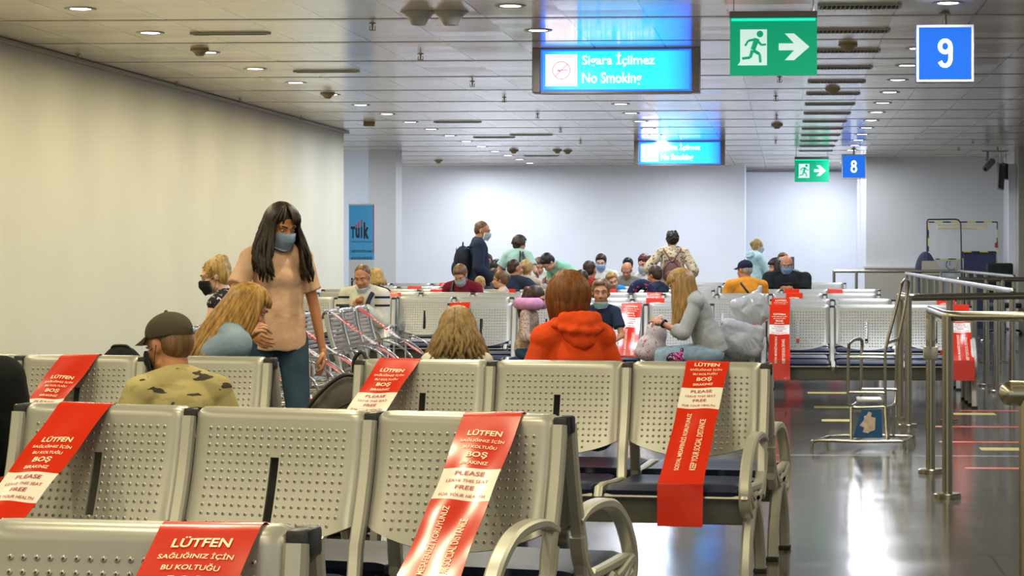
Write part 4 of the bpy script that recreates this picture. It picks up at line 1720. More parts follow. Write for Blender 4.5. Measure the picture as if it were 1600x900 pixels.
# cctv camera and two screens under the ceiling at right
p = atd(1549, 246, 37.0)
e = empty('security_camera', p, 0, 'grey bullet security camera hanging under the ceiling at the far right', 'camera')
b = MB()
b.box((0.06, 0, 0.10), (0.42, 0.05, 0.02)).tube([(-0.06, 0, 0.10), (-0.06, 0, 0.0), (-0.08, -0.03, -0.05)], 0.022, 8).tube([(0.1, 0, CEIL - p.z), (0.1, 0, 0.1)], 0.012, 8)
b.obj('bracket', mat('camera_grey', (0.30, 0.31, 0.33), 0.4), e, 40)
b = MB()
b.tube([(0.02, 0.08, -0.06), (-0.10, -0.12, -0.18)], 0.055, 18).tube([(-0.10, -0.12, -0.18), (-0.11, -0.135, -0.19)], 0.05, 18)
b.obj('housing', mat('camera_body', (0.22, 0.23, 0.24), 0.4), e, 40)
b = MB()
b.ell((-0.112, -0.14, -0.192), (0.03, 0.03, 0.03), seg=12)
b.obj('lens', M['black'], e, True)
for px, lab, dy, hh, rz in ((1563, 'larger dark monitor seen nearly edge-on under the ceiling at right', 0.0, 0.42, R(62)), (1571, 'smaller dark monitor behind the edge-on one under the ceiling', 0.5, 0.27, R(35))):
    p = atd(px, 276 if dy == 0 else 268, 37.2 + dy)
    e = empty('hanging_monitor', p, rz, lab, 'monitor', 'monitors under the ceiling')
    rt = Matrix.Rotation(R(8), 3, 'Y')
    b = MB()
    b.box((0, 0, 0), (0.24, 0.045, hh), 0, 0.006, rot=rt)
    b.obj('casing', mat('monitor_casing', (0.42, 0.41, 0.38), 0.5), e, 40)
    b = MB()
    b.box((0, -0.025, 0), (0.22, 0.006, hh - 0.03), 0, 0.001, rot=rt)
    b.obj('screen', M['black'], e)
    b = MB()
    b.tube([(0, 0, hh / 2 - 0.02), (0.0, 0, CEIL - p.z)], 0.010, 8)
    b.obj('mount', M['steel'], e, 40)

# narrow white wall strip beside the pier
wall('trim_6', 3.60, 3.73, 37.60, 37.64, WM_BACK, 0, 2.75)

# ------------------------------------------------------------------ roll-up banner
p = atd(565, 392, 33.4)
e = empty('roll_up_banner', (p.x, p.y, 0), R(-14), 'tall blue and white roll-up banner just past the end of the left wall', 'banner')
BW, BH = 0.40, 1.98
bb = mat('banner_blue', (0.055, 0.36, 0.68), 0.5)
bw = mat('banner_white', (0.60, 0.62, 0.62), 0.5)
b = MB()
b.box((0, 0, 1.02 + 0.59), (BW, 0.006, 0.80), 0).box((0, 0, 0.62), (BW, 0.006, 1.18), 1)
o = b.obj('printed_sheet', [bb, bw], e)
b = MB()
b.box((BW / 2 - 0.008, -0.004, 1.66), (0.016, 0.003, 0.70))
b.obj('red_stripe', mat('banner_red', (0.55, 0.03, 0.08), 0.5), e)
ink = mat('banner_ink', (0.02, 0.02, 0.05), 0.6)
text_mesh([('T', -0.135, 1.61, 0.07, 0.17, False, 0.05), ('u', -0.062, 1.60, 0.065, 0.15, False, 0.05), ('ı', 0.0, 1.61, 0.022, 0.17, False, 0.05), ('k', 0.075, 1.635, 0.085, 0.24, False, 0.05)], lambda x, z: (x, -0.0045, z), 'logo_lettering', ink, e)
b = MB()
for x, z, h in ((-0.085, 1.70, 0.05), (-0.045, 1.715, 0.08), (0.0, 1.74, 0.10)):
    b.box((x, -0.005, z), (0.022, 0.002, h))
b.obj('logo_bars', mat('banner_pink', (0.55, 0.06, 0.12), 0.5), e)
text_mesh([('TÜRKİYE İSTATİSTİK KURUMU', 0, 1.475, 0.34, 0.025, False, 0.01), ('TÜRKİYE İSTATİSTİK KURUMU', 0, 1.34, 0.34, 0.045, False, 0.03), ('ANTALYA BÖLGE MÜDÜRLÜĞÜ', 0, 1.24, 0.34, 0.045, False, 0.03)], lambda x, z: (x, -0.0045, z), 'name_lettering', ink, e)
b = MB()
b.tube([(0.03, -0.006, 1.04), (0.07, -0.006, 1.09)], 0.008, 6)
b.bm.faces.new([b.bm.verts.new(v) for v in ((0.045, -0.006, 1.11), (0.095, -0.006, 1.12), (0.085, -0.006, 1.07))])
b.obj('green_arrow', mat('banner_green', (0.20, 0.45, 0.12), 0.5), e)
b = MB()
b.ell((-0.15, -0.004, 0.93), (0.016, 0.003, 0.02)).tube([(-0.15, -0.004, 0.905), (-0.15, -0.004, 0.80)], 0.014, 6).tube([(-0.155, -0.004, 0.80), (-0.165, -0.004, 0.72)], 0.008, 6).tube([(-0.145, -0.004, 0.80), (-0.135, -0.004, 0.72)], 0.008, 6).tube([(-0.14, -0.004, 0.89), (-0.115, -0.004, 0.93)], 0.006, 6)
b.obj('printed_figure', ink, e)
b = MB()
b.box((0, 0, 0.02), (BW + 0.03, 0.12, 0.04), 0, 0.008).box((0, 0.005, 2.012), (BW + 0.01, 0.02, 0.02))
b.obj('stand', M['steel'], e, 40)

# ------------------------------------------------------------------ people
def rotm(yaw=0, pitch=0, roll=0):
    """head/torso rotation: yaw left +, pitch down +, roll to own right +"""
    return Matrix.Rotation(R(yaw), 3, 'Z') @ Matrix.Rotation(R(-pitch), 3, 'X') @ Matrix.Rotation(R(roll), 3, 'Y')


def ik(a, t, l1, l2, pole):
    a, t = Vector(a), Vector(t)
    d = t - a
    ln = min(d.length, (l1 + l2) * 0.995)
    dn = d.normalized()
    t = a + dn * ln
    c = (l1 * l1 + ln * ln - l2 * l2) / (2 * ln)
    h = math.sqrt(max(0, l1 * l1 - c * c))
    pole = Vector(pole)
    p = pole - dn * pole.dot(dn)
    p = p.normalized() if p.length > 1e-5 else Vector((0, 0, 1))
    return a + dn * c + p * h, t


def hand_geo(mb, wr, dirv, nrm, s, curl=0.5, side=1):
    """palm, four fingers and a thumb; dirv along the hand, nrm out of the back of it"""
    d = Vector(dirv).normalized()
    n = Vector(nrm)
    n = (n - d * n.dot(d)).normalized()
    x = d.cross(n) * side
    Rm = Matrix((x, d, n)).transposed()
    pc = wr + d * 0.048 * s
    mb.ell(pc, (0.041 * s, 0.052 * s, 0.017 * s), Rm, 14)
    mb.ell(wr + d * 0.008 * s, (0.027 * s, 0.035 * s, 0.020 * s), Rm, 12)
    fl = [0.066, 0.078, 0.073, 0.058]
    for i in range(4):
        off = (-0.029 + 0.0195 * i) * s
        base = wr + d * (0.083 + (0.006 if i in (1, 2) else 0)) * s + x * off
        pts = [base - d * 0.02 * s, base]
        p = base
        ang = 0.25 + curl * 0.4
        for k, fr in enumerate((0.44, 0.31, 0.25)):
            v = d * math.cos(ang) - n * math.sin(ang) + x * (0.05 * (i - 1.5) * (1 - curl))
            p = p + v.normalized() * fl[i] * fr * s
            pts.append(p)
            ang += curl * (0.95 if k < 2 else 0.6)
        mb.tube(pts, [0.0092 * s, 0.0092 * s, 0.0086 * s, 0.0080 * s, 0.0055 * s], 8)
        mb.ell(pts[-1], (0.0062 * s,) * 3, seg=8)
    b0 = wr + d * 0.025 * s - x * 0.030 * s
    b1 = b0 - x * 0.024 * s + d * 0.026 * s - n * 0.012 * s
    b2 = b1 - x * 0.006 * s + d * 0.030 * s - n * (0.010 + 0.014 * curl) * s
    b3 = b2 + x * 0.004 * s + d * 0.022 * s - n * 0.010 * s
    mb.tube([b0, b1, b2, b3], [0.014 * s, 0.0125 * s, 0.0105 * s, 0.007 * s], 8)
    mb.ell(b3, (0.0075 * s,) * 3, seg=8)


def strands(mb, hc, Rh, hs, length, rnd, n=150, half=125, vol=1.0, flare=0.0, r=0.009, front=0, wave=0.01, back=(0, 0, 0), parts=(0,)):
    """locks of hair combed from the crown and hanging down; half = degrees either side of the back"""
    back = Vector(back)
    for i in range(n):
        th = R(rnd.uniform(-half, half))               # 0 = straight back
        dx, dy = math.sin(th), -math.cos(th)
        par = rnd.choice(parts) * hs
        pts = []
        rad = Vector((0.082, 0.102, 0.0)) * hs * vol
        st = Vector((par + dx * 0.012 * hs, -0.015 * hs, 0.112 * hs * vol))
        for k in range(7):
            ph = k / 6 * PI / 2 * 1.05
            q = Vector((dx * rad.x * math.sin(ph), dy * rad.y * math.sin(ph) - 0.010 * hs, 0.022 * hs + 0.096 * hs * vol * math.cos(ph)))
            q = q * (1 - 0.25 * (1 - k / 6)) + st * (0.25 * (1 - k / 6))
            pts.append(hc + Rh @ q)
        L_ = length * rnd.uniform(0.82, 1.05)
        p = pts[-1]
        w1, w2 = rnd.uniform(0, 6), rnd.uniform(3, 6)
        out = (Rh @ Vector((dx, dy, 0)))
        m = max(2, int(L_ / 0.045))
        for k in range(1, m + 1):
            f = k / m
            q = p + Vector((0, 0, -L_ * f)) + out * flare * math.sin(f * PI * 0.5) * 1.0 + back * f
            q += Vector((math.sin(w1 + f * w2), math.cos(w1 * 1.7 + f * w2), 0)) * wave * f
            pts.append(q)
        k = len(pts)
        mb.tube(pts, [r * (0.5 + 0.6 * math.sin(min(1, (j + 1) / k * 1.3) * PI * 0.62)) * (1 if j < k - 1 else 0.35) for j in range(k)], 5)


def person(label, head, H=1.68, pose='stand', yaw=0, hyaw=0, hpitch=0, hroll=0, lean=0, side=0, twist=0, fem=False, build=1.0,
           hands=None, elbow=None, skin='skin', hair=('short', 'h_dark'), top=('cloth', None), sleeve='long', bottom=None, mask=None,
           face=True, voxel=0.009, legs=True, shoes=None, scale=None, seat=0.41, group=None, feet=None, curl=(0.5, 0.5), hscale=1.0, cap=None, seed=1, hood=None, vneck=False, smooth_it=4, hem=None, fold=1.0, fringe=34):
    """head = (px, py_top, depth) of the top of the head in the photo"""
    px, py, d = head
    rnd = random.Random(seed)
    W = atd(px, py, d)
    ztop = W.z
    sit = pose == 'sit'
    cl = math.cos(R(lean)) * math.cos(R(side))
    htop = 0.115 + 0.02
    if sit:
        s = (ztop - seat) / (0.095 + 0.50 * cl + 0.115 + 0.105 * math.cos(R(hpitch * 0.5)) + 0.01)
    else:
        s = ztop / (0.93 + 0.50 * cl + 0.115 + 0.115 + 0.015)
    if scale:
        s = scale
    hs = s ** 0.6 * hscale if sit or s < 0.9 else s * hscale
    P = Vector((0, 0, (seat + 0.095 * s) if sit else 0.93 * s))
    if scale and not sit:
        P.z = 0.93 * s
    Rt = rotm(0, lean, side)
    Ru = Rt @ rotm(twist)
    sh = (0.152 if fem else 0.178) * s * build
    # torso points
    def tp(x, y, z):
        k = min(1, max(0, z / 0.45))
        return P + (Rt @ rotm(twist * k)) @ Vector((x * s, y * s, z * s))
    neck0 = tp(0, -0.005, 0.47)
    Rh = rotm(hyaw, hpitch, hroll)
    nk = neck0 + Ru @ Vector((0, 0.012, 0.055)) * s
    hc = nk + (Rh @ Vector((0, 0.018, 0.10))) * hs
    S = {}
    E = {}
    Wr = {}
    hd = hands or {}
    for k, sx in (('L', -1), ('R', 1)):
        S[k] = tp(sx * sh / s, -0.005, 0.435)
        tgt = hd.get(k)
        if tgt is None:
            tgt = (sx * 0.13, 0.30, 0.10) if sit else (sx * 0.25, 0.03, -0.10)
        T_ = P + Vector(tgt) * s
        pl = (elbow or {}).get(k) or ((sx * 0.8, -0.8, -0.5) if sit else (sx * 0.5, -1, 0.0))
        E[k], Wr[k] = ik(S[k], T_, 0.285 * s, 0.25 * s, pl)
    hip, kn, an = {}, {}, {}
    for k, sx in (('L', -1), ('R', 1)):
        hip[k] = P + Vector((sx * 0.088 * s, 0, -0.02 * s))
        ft = (feet or {}).get(k)
        if sit:
            f_ = Vector(ft) if ft else Vector((sx * 0.11, 0.46 * s + 0.02, 0.075))
            kn[k], an[k] = ik(hip[k], f_, 0.42 * s, 0.40 * s, (sx * 0.1, 1, 1.2))
        else:
            f_ = Vector(ft) if ft else Vector((sx * 0.10 * s, 0.0, 0.075 * s))
            kn[k], an[k] = ik(hip[k], f_, 0.44 * s, 0.42 * s, (0, 1, 0))
    # place the figure
    c, sn = math.cos(R(yaw)), math.sin(R(yaw))
    hx, hy = hc.x * c - hc.y * sn, hc.x * sn + hc.y * c
    e = empty('person', (W.x - hx, W.y - hy, 0), R(yaw), label, 'person', group)
    bw = build

    def torso(mb_, f=0.0, lo=True, shoulders=True):
        ch = (0.125 if fem else 0.142)
        Rr = Rt
        mb_.ell(tp(0, -0.005, 0.35), ((ch * bw) * s + f, 0.098 * bw * s + f, 0.15 * s + f), Ru, 20)
        mb_.ell(tp(0, 0.0, 0.20), ((0.122 if fem else 0.138) * bw * s + f, 0.095 * bw * s + f, 0.15 * s + f), Rr, 20)
        mb_.ell(tp(0, -0.005, 0.07), ((0.155 if fem else 0.150) * bw * s + f, 0.108 * bw * s + f, 0.13 * s + f), Rr, 20)
        if shoulders:
            mb_.cap(S['L'] + Ru @ Vector((0.02, 0, -0.008)) * s, S['R'] + Ru @ Vector((-0.02, 0, -0.008)) * s, (0.046 if fem else 0.054) * s + f, (0.046 if fem else 0.054) * s + f)
            for k in 'LR':
                mb_.cap(neck0 + Ru @ Vector((0, -0.012, 0.01)) * s, S[k] + Ru @ Vector((0, -0.005, 0.0)) * s, 0.058 * s + f * 0.7, 0.048 * s + f)
        if fem and f > 0:
            mb_.ell(tp(0, 0.062, 0.315), (0.108 * s + f, 0.050 * s + f, 0.066 * s + f), Ru, 18)
        elif fem:
            mb_.ell(tp(0, 0.058, 0.315), (0.100 * s, 0.044 * s, 0.058 * s), Ru, 18)

    def headg(mb_):
        def hp(x, y, z):
            return hc + Rh @ Vector((x, y, z)) * hs
        mb_.ell(hp(0, -0.012, 0.028), (0.074 * hs, 0.093 * hs, 0.083 * hs), Rh, 22)
        mb_.ell(hp(0, 0.022, -0.035), (0.058 * hs, 0.068 * hs, 0.075 * hs), Rh, 20)
        mb_.ell(hp(0, 0.058, -0.088), (0.032 * hs, 0.028 * hs, 0.024 * hs), Rh, 14)
        mb_.cap(hp(-0.045, 0.01, -0.070), hp(-0.012, 0.065, -0.092), 0.018 * hs, 0.018 * hs)
        mb_.cap(hp(0.045, 0.01, -0.070), hp(0.012, 0.065, -0.092), 0.018 * hs, 0.018 * hs)
        mb_.cap(hp(0, 0.082, 0.008), hp(0, 0.104, -0.028), 0.009 * hs, 0.014 * hs)
        mb_.ell(hp(-0.012, 0.094, -0.034), (0.010 * hs,) * 3, None, 8).ell(hp(0.012, 0.094, -0.034), (0.010 * hs,) * 3, None, 8)
        mb_.cap(hp(-0.042, 0.070, 0.026), hp(-0.014, 0.083, 0.024), 0.011 * hs, 0.011 * hs)
        mb_.cap(hp(0.042, 0.070, 0.026), hp(0.014, 0.083, 0.024), 0.011 * hs, 0.011 * hs)
        for sx in (-1, 1):
            mb_.ell(hp(sx * 0.036, 0.060, -0.028), (0.024 * hs, 0.024 * hs, 0.024 * hs), None, 12)
            mb_.ell(hp(sx * 0.074, -0.008, -0.004), (0.009 * hs, 0.018 * hs, 0.031 * hs), Rh @ Matrix.Rotation(R(-sx * 18), 3, 'Z'), 12)
        mb_.ell(hp(0, 0.084, -0.058), (0.024 * hs, 0.011 * hs, 0.007 * hs), Rh, 12).ell(hp(0, 0.081, -0.068), (0.020 * hs, 0.011 * hs, 0.007 * hs), Rh, 12)
        mb_.cap(neck0 - Ru @ Vector((0, 0, 0.03)) * s, hp(0, -0.022, -0.045), (0.058 if not fem else 0.050) * s, (0.054 if not fem else 0.046) * hs)

    # body: one continuous surface
    mb_ = MB()
    torso(mb_)
    headg(mb_)
    for k in 'LR':
        mb_.cap(S[k], E[k], (0.040 if fem else 0.047) * s * bw, (0.032 if fem else 0.037) * s * bw)
        mb_.cap(E[k], Wr[k], (0.033 if fem else 0.038) * s * bw, (0.022 if fem else 0.025) * s)
        if legs:
            mb_.cap(hip[k], kn[k], 0.078 * s * bw, 0.052 * s * bw)
            mb_.cap(kn[k], an[k], 0.052 * s * bw, 0.034 * s)
            mb_.cap(an[k], an[k] + Vector((0, 0.13 * s, -0.04 * s)), 0.034 * s, 0.026 * s)
    me = remesh(mb_, voxel, smooth_it, 'body')
    hb = MB()
    for k, sx in (('L', -1), ('R', 1)):
        dv = (Wr[k] - E[k]).normalized()
        dv = (dv + Vector((-sx * 0.15, 0.15, 0.0))).normalized()
        nr = Vector((sx * 0.6, 0.2, 0.9)) if sit else Vector((sx, 0.25, 0.2))
        if hd.get('n' + k):
            nr = Vector(hd['n' + k])
        hand_geo(hb, Wr[k], dv, nr, s * 0.98, curl[0 if k == 'L' else 1], side=sx)
    join_meshes(me, hb)
    body = new_obj('body', me, M[skin], e)

    def hp(x, y, z):
        return hc + Rh @ Vector((x, y, z)) * hs

    # face
    if face:
        for sx in (-1, 1):
            b_ = MB()
            b_.ell(hp(sx * 0.030, 0.0755, 0.006), (0.0115 * hs, 0.0095 * hs, 0.0052 * hs), Rh, 12)
            b_.ell(hp(sx * 0.030, 0.0810, 0.0055), (0.0052 * hs, 0.0048 * hs, 0.0048 * hs), Rh, 10, 1)
            b_.obj('eye', [M['eye_white'], M['iris']], body, True)
            b_ = MB()
            b_.tube([hp(sx * 0.014, 0.0935, 0.027), hp(sx * 0.032, 0.0865, 0.033), hp(sx * 0.049, 0.070, 0.027)], [0.0035 * hs, 0.0042 * hs, 0.002 * hs], 6)
            b_.obj('eyebrow',  M[hair[1]] if hair[0] != 'bald' else M['h_brown'], body, True)
        if not mask or mask[1] == 'chin':
            b_ = MB()
            b_.ell(hp(0, 0.091, -0.0585), (0.021 * hs, 0.006 * hs, 0.0045 * hs), Rh, 12).ell(hp(0, 0.0895, -0.067), (0.018 * hs, 0.006 * hs, 0.0055 * hs), Rh, 12)
            b_.obj('lips', M['lips'], body, True)
    # mask
    if mask:
        b_ = MB()
        mk, how = mask
        V = []
        nu, nv = 15, 9
        zc, zl = (-0.002, -0.112) if how == 'on' else (-0.072, -0.128)
        if how == 'chin':
            zc, zl = -0.075, -0.135
        for j in range(nv):
            f = j / (nv - 1)
            row = []
            for i in range(nu):
                u = (i / (nu - 1) - 0.5) * 2
                a = u * R(72)
                z = zc + (zl - zc) * f
                pinch = 1 - 0.30 * abs(u) ** 2
                z = (zc + zl) / 2 + (z - (zc + zl) / 2) * pinch
                k = math.sqrt(max(0.05, 1 - ((z + 0.045) / 0.112) ** 2 * 0.75))
                rx, ry = 0.070 * k + 0.004, 0.098 * k + 0.006
                bulge = 0.014 * math.cos(u * PI / 2) * math.sin(min(1, f * 1.25 + 0.12) * PI) if how == 'on' else 0.010
                row.append(b_.bm.verts.new(hp(rx * math.sin(a), 0.010 + (ry + bulge) * math.cos(a) - 0.004 + 0.002 * math.sin(f * 18), z)))
            V.append(row)
        for j in range(nv - 1):
            for i in range(nu - 1):
                b_.bm.faces.new((V[j][i], V[j][i + 1], V[j + 1][i + 1], V[j + 1][i]))
        bmesh.ops.solidify(b_.bm, geom=b_.bm.faces[:], thickness=0.002)
        mo = b_.obj('face_mask', M[mk], e, True)
        b_ = MB()
        for sx in (-1, 1):
            for z_ in (zc - 0.01, zl + 0.012):
                b_.tube([hp(sx * 0.068, 0.030, z_ * 0.85 - 0.005), hp(sx * 0.078, 0.0, z_ * 0.4), hp(sx * 0.080, -0.018, -0.002)], 0.0018 * hs, 5)
        b_.obj('ear_loops', M[mk], mo, True)
    # hair
    st, hm = hair[0], hair[1]
    hl = hair[2] if len(hair) > 2 else 0.3
    mb_ = None
    if st in ('short', 'buzz', 'curly', 'bun', 'pony', 'updo', 'balding'):
        mb_ = MB()
        t_ = 0.004 if st in ('buzz', 'balding') else 0.012
        if st != 'balding':
            mb_.ell(hp(0, -0.026, 0.044), (0.073 * hs + t_, 0.086 * hs + t_, 0.074 * hs + t_), Rh, 22)
        mb_.ell(hp(0, -0.052, 0.004), (0.069 * hs + t_, 0.056 * hs + t_, 0.070 * hs + t_), Rh, 18)
        if st in ('short', 'curly'):
            mb_.ell(hp(0.01, 0.035, 0.088), (0.055 * hs, 0.045 * hs, 0.026 * hs), Rh, 14)
            for sx in (-1, 1):
                mb_.ell(hp(sx * 0.068, 0.012, 0.03), (0.012 * hs, 0.022 * hs, 0.028 * hs), Rh, 10)
        if st == 'curly':
            for i in range(130):
                a, z = rnd.uniform(0, 2 * PI), rnd.uniform(-0.05, 0.125)
                rr = math.sqrt(max(0.05, 1 - ((z - 0.03) / 0.11) ** 2))
                y_ = -0.03 + 0.095 * rr * math.sin(a)
                if y_ > 0.045 and z < 0.06:
                    continue
                mb_.ell(hp(0.083 * rr * math.cos(a), y_, z), (rnd.uniform(0.012, 0.019) * hs,) * 3, None, 8)
        if st in ('bun', 'updo'):
            for i in range(7):
                a = i * 2 * PI / 7
                mb_.ell(hp(0.030 * math.cos(a), -0.075 + 0.02 * math.sin(a), 0.095 + 0.026 * math.sin(a)) if st == 'updo' else hp(0.022 * math.cos(a), -0.115, 0.03 + 0.026 * math.sin(a)), (0.026 * hs, 0.026 * hs, 0.024 * hs), None, 10)
            mb_.ell(hp(0, -0.085, 0.10) if st == 'updo' else hp(0, -0.12, 0.03), (0.038 * hs, 0.034 * hs, 0.034 * hs), None, 12)
        if st == 'pony':
            mb_.cap(hp(0, -0.10, 0.055), hp(0, -0.135, 0.045), 0.022 * hs, 0.026 * hs)
            mb_.cap(hp(0, -0.135, 0.045), hp(0, -0.15, 0.045) + Vector((0, -0.05, -hl * 0.5)), 0.034 * hs, 0.034 * hs)
            mb_.cap(hp(0, -0.15, 0.045) + Vector((0, -0.05, -hl * 0.5)), hp(0, -0.15, 0.045) + Vector((0, -0.03, -hl)), 0.034 * hs, 0.018 * hs)
        me = remesh(mb_, max(0.006, voxel * 0.8), 2, 'hair')
        if st in ('bun', 'updo', 'pony'):
            h2 = MB()
            for i in range(70):
                a = R(rnd.uniform(-100, 100))
                q0 = Vector((math.sin(a) * 0.06, 0.055 * math.cos(a) * (1 if abs(a) > 0.5 else 0.9), 0.075))
                z1 = 0.10 if st == 'updo' else (0.03 if st == 'bun' else 0.055)
                tgt = Vector((0, -0.09, z1))
                u_ = rnd.uniform(-1, 1)
                a0 = Vector((u_ * 0.082, 0.03 - 0.02 * abs(u_), rnd.uniform(-0.01, 0.10) * (1 - 0.3 * abs(u_))))
                mid = (a0 + tgt) / 2
                mid = Vector((mid.x * 1.25, mid.y, mid.z + 0.02 * (1 - abs(u_))))
                nrm_ = Vector((mid.x / 0.086, (mid.y + 0.02) / 0.1, (mid.z - 0.03) / 0.092))
                ln = nrm_.length
                mid = Vector((mid.x / ln, (mid.y + 0.02) / ln - 0.02, (mid.z - 0.03) / ln + 0.03)) * 1.0
                ln0 = Vector((a0.x / 0.084, (a0.y + 0.02) / 0.1, (a0.z - 0.03) / 0.092)).length
                a0 = Vector((a0.x / ln0, (a0.y + 0.02) / ln0 - 0.02, (a0.z - 0.03) / ln0 + 0.03))
                h2.tube([hp(*a0), hp(*mid), hp(*tgt)], [0.006 * hs, 0.008 * hs, 0.006 * hs], 5)
            join_meshes(me, h2)
        new_obj('hair', me, M[hm], e)
    elif st in ('long', 'bob', 'wavy'):
        mb_ = MB()
        v_ = hair[3] if len(hair) > 3 else 1.08
        mb_.ell(hp(0, -0.024, 0.038), (0.077 * hs * v_, 0.090 * hs * v_, 0.080 * hs * v_), Rh, 22)
        mb_.ell(hp(0, -0.05, -0.02), (0.074 * hs * v_, 0.060 * hs * v_, 0.09 * hs), Rh, 18)
        me = remesh(mb_, max(0.006, voxel * 0.8), 2, 'hair')
        h2 = MB()
        fl_ = hair[4] if len(hair) > 4 else 0.03
        bk = hair[5] if len(hair) > 5 else (0, -0.02, 0)
        hf = hair[6] if len(hair) > 6 else 118
        nn = hair[7] if len(hair) > 7 else 190
        strands(h2, hc, Rh, hs, hl, rnd, nn, half=hf, vol=v_ * 1.03, flare=fl_, r=0.0105 * hs, wave=0.012 if st != 'wavy' else 0.03, back=bk)
        if face:
            # swept fringe
            for i in range(fringe):
                sg = -1 if i % 5 else 1
                th = R(sg * rnd.uniform(112, 176))
                dx, dy = math.sin(th), -math.cos(th)
                pts = []
                kk = rnd.choice((4, 5, 5))
                for k in range(kk + 1):
                    ph = k / 6 * PI / 2 * 1.05
                    sw = sg * 0.018 * (k / 6) ** 2
                    pts.append(hp(dx * 0.080 * v_ * math.sin(ph) + sw, dy * 0.104 * v_ * math.sin(ph) - 0.010, 0.030 + 0.090 * v_ * math.cos(ph)))
                h2.tube(pts, [0.0085 * hs] * kk + [0.003 * hs], 5)
        join_meshes(me, h2)
        new_obj('hair', me, M[hm], e)
    if cap:
        cm, cyaw = cap
        mb_ = MB()
        mb_.ell(hp(0, -0.018, 0.050), (0.086 * hs, 0.102 * hs, 0.078 * hs), Rh, 24)
        bmesh.ops.bisect_plane(mb_.bm, geom=mb_.bm.verts[:] + mb_.bm.edges[:] + mb_.bm.faces[:], plane_co=hp(0, 0, 0.028), plane_no=-(Rh @ Vector((0, -0.10, 1))), clear_outer=True)
        bmesh.ops.solidify(mb_.bm, geom=mb_.bm.faces[:], thickness=0.003)
        co = mb_.obj('cap', M[cm], e, True)
        mb_ = MB()
        rows_ = []
        for j in range(5):
            f = j / 4
            row = []
            for i in range(11):
                u = (i / 10 - 0.5) * 2
                a = u * R(62)
                rr = 1 + f * 0.80 * math.cos(a * 0.9)
                row.append(mb_.bm.verts.new(hp(0.086 * math.sin(a) * (1 + 0.12 * f), -0.018 + 0.100 * math.cos(a) * rr, 0.040 + 0.010 * math.cos(a) - 0.022 * f - 0.014 * u * u * f)))
            rows_.append(row)
        for j in range(4):
            for i in range(10):
                mb_.bm.faces.new((rows_[j][i], rows_[j][i + 1], rows_[j + 1][i + 1], rows_[j + 1][i]))
        bmesh.ops.solidify(mb_.bm, geom=mb_.bm.faces[:], thickness=0.003)
        mb_.obj('brim', M[cm], co, True)
        mb_ = MB()
        mb_.ell(hp(0, -0.018, 0.128), (0.008,) * 3, None, 8)
        mb_.obj('cap_button', M[cm], co, True)
    # shirt
    tm = top
    f = 0.012 * s if not isinstance(tm, tuple) else tm[1]
    tmat = tm if not isinstance(tm, tuple) else tm[0]
    mb_ = MB()
    torso(mb_, f)
    af = 0.86 if fem else 1.0
    if sit:
        mb_.eltube(tp(0, 0, 0.20), (0.130 * bw * s + f, 0.100 * bw * s + f), tp(0, 0.01, -0.03), (0.158 * bw * s + f, 0.118 * bw * s + f), Rt)
    else:
        hm_ = -0.075 if hem is None else hem
        mb_.eltube(tp(0, 0.006, 0.33), (0.120 * bw * s + f, 0.094 * bw * s + f), tp(0, 0, hm_), (0.162 * bw * s + f, 0.118 * bw * s + f), Rt)
    for k in 'LR':
        if sleeve == 'none':
            continue
        if sleeve in ('long', '34'):
            mb_.cap(S[k], E[k], 0.052 * s * bw * af + f * 0.7, 0.044 * s * bw * af + f)
        else:
            q_ = S[k] + (E[k] - S[k]) * 0.66
            mb_.capf(S[k], q_, 0.052 * s * bw * af + f * 0.7, 0.056 * s * bw * af + f)
        if sleeve == 'long':
            mb_.capf(E[k], E[k] + (Wr[k] - E[k]) * 0.96, 0.043 * s * bw * af + f, 0.034 * s * af + f * 0.8)
        elif sleeve == '34':
            mb_.capf(E[k], E[k] + (Wr[k] - E[k]) * 0.40, 0.043 * s * bw * af + f, 0.042 * s * af + f * 0.8)
    sm_ = remesh(mb_, max(0.008, voxel), 3, 'shirt')
    # soft folds
    amp = 0.007 * s * fold
    sd_ = Vector((seed * 1.7, seed * 0.9, 0))
    nrm = [v.normal.copy() for v in sm_.vertices]
    for v, n_ in zip(sm_.vertices, nrm):
        c_ = v.co
        q_ = Vector((c_.x * 7, c_.y * 7, c_.z * 3.2)) + sd_
        dv_ = noise.noise(q_) * 0.9 + noise.noise(Vector((c_.x * 5 + c_.z * 9, c_.y * 6, c_.z * 14)) + sd_) * 0.7
        if not sit and c_.z < P.z + 0.12 * s:
            dv_ += math.sin(math.atan2(c_.x, c_.y) * 7 + seed) * 0.5
        v.co = c_ + n_ * amp * (dv_ + 0.25)
    so = new_obj('shirt', sm_, tmat, e)
    if hood:
        mb_ = MB()
        c0 = neck0 + Ru @ Vector((0, -0.035, 0.035)) * s
        for i in range(15):
            a = R(-150 + 300 * i / 14) - PI / 2
            rr = 0.085 * s
            back_ = 0.5 - 0.5 * math.sin(a)
            mb_.ell(c0 + Ru @ Vector((rr * math.cos(a), rr * 1.05 * math.sin(a) * (1.15 if math.sin(a) < 0 else 0.9), 0.012 - 0.030 * back_)) , (0.034 * s, 0.034 * s, (0.026 + 0.012 * back_) * s), Ru, 10)
        for u_ in (-0.075, -0.04, 0, 0.04, 0.075):
            k_ = 1 - (u_ / 0.13) ** 2
            mb_.cap(c0 + Ru @ Vector((u_, -0.075 * k_ - 0.01, 0.0)) * s, c0 + Ru @ Vector((u_ * 0.75, -0.085 * k_, -0.115 * k_)) * s, 0.040 * s, 0.034 * s)
        for u_ in range(7):
            a = PI * (u_ / 6)
            mb_.ell(c0 + Ru @ Vector((0.105 * math.cos(a), -0.035 - 0.085 * math.sin(a), -0.020 - 0.045 * math.sin(a))) * s, (0.034 * s, 0.026 * s, 0.022 * s), Ru, 10)
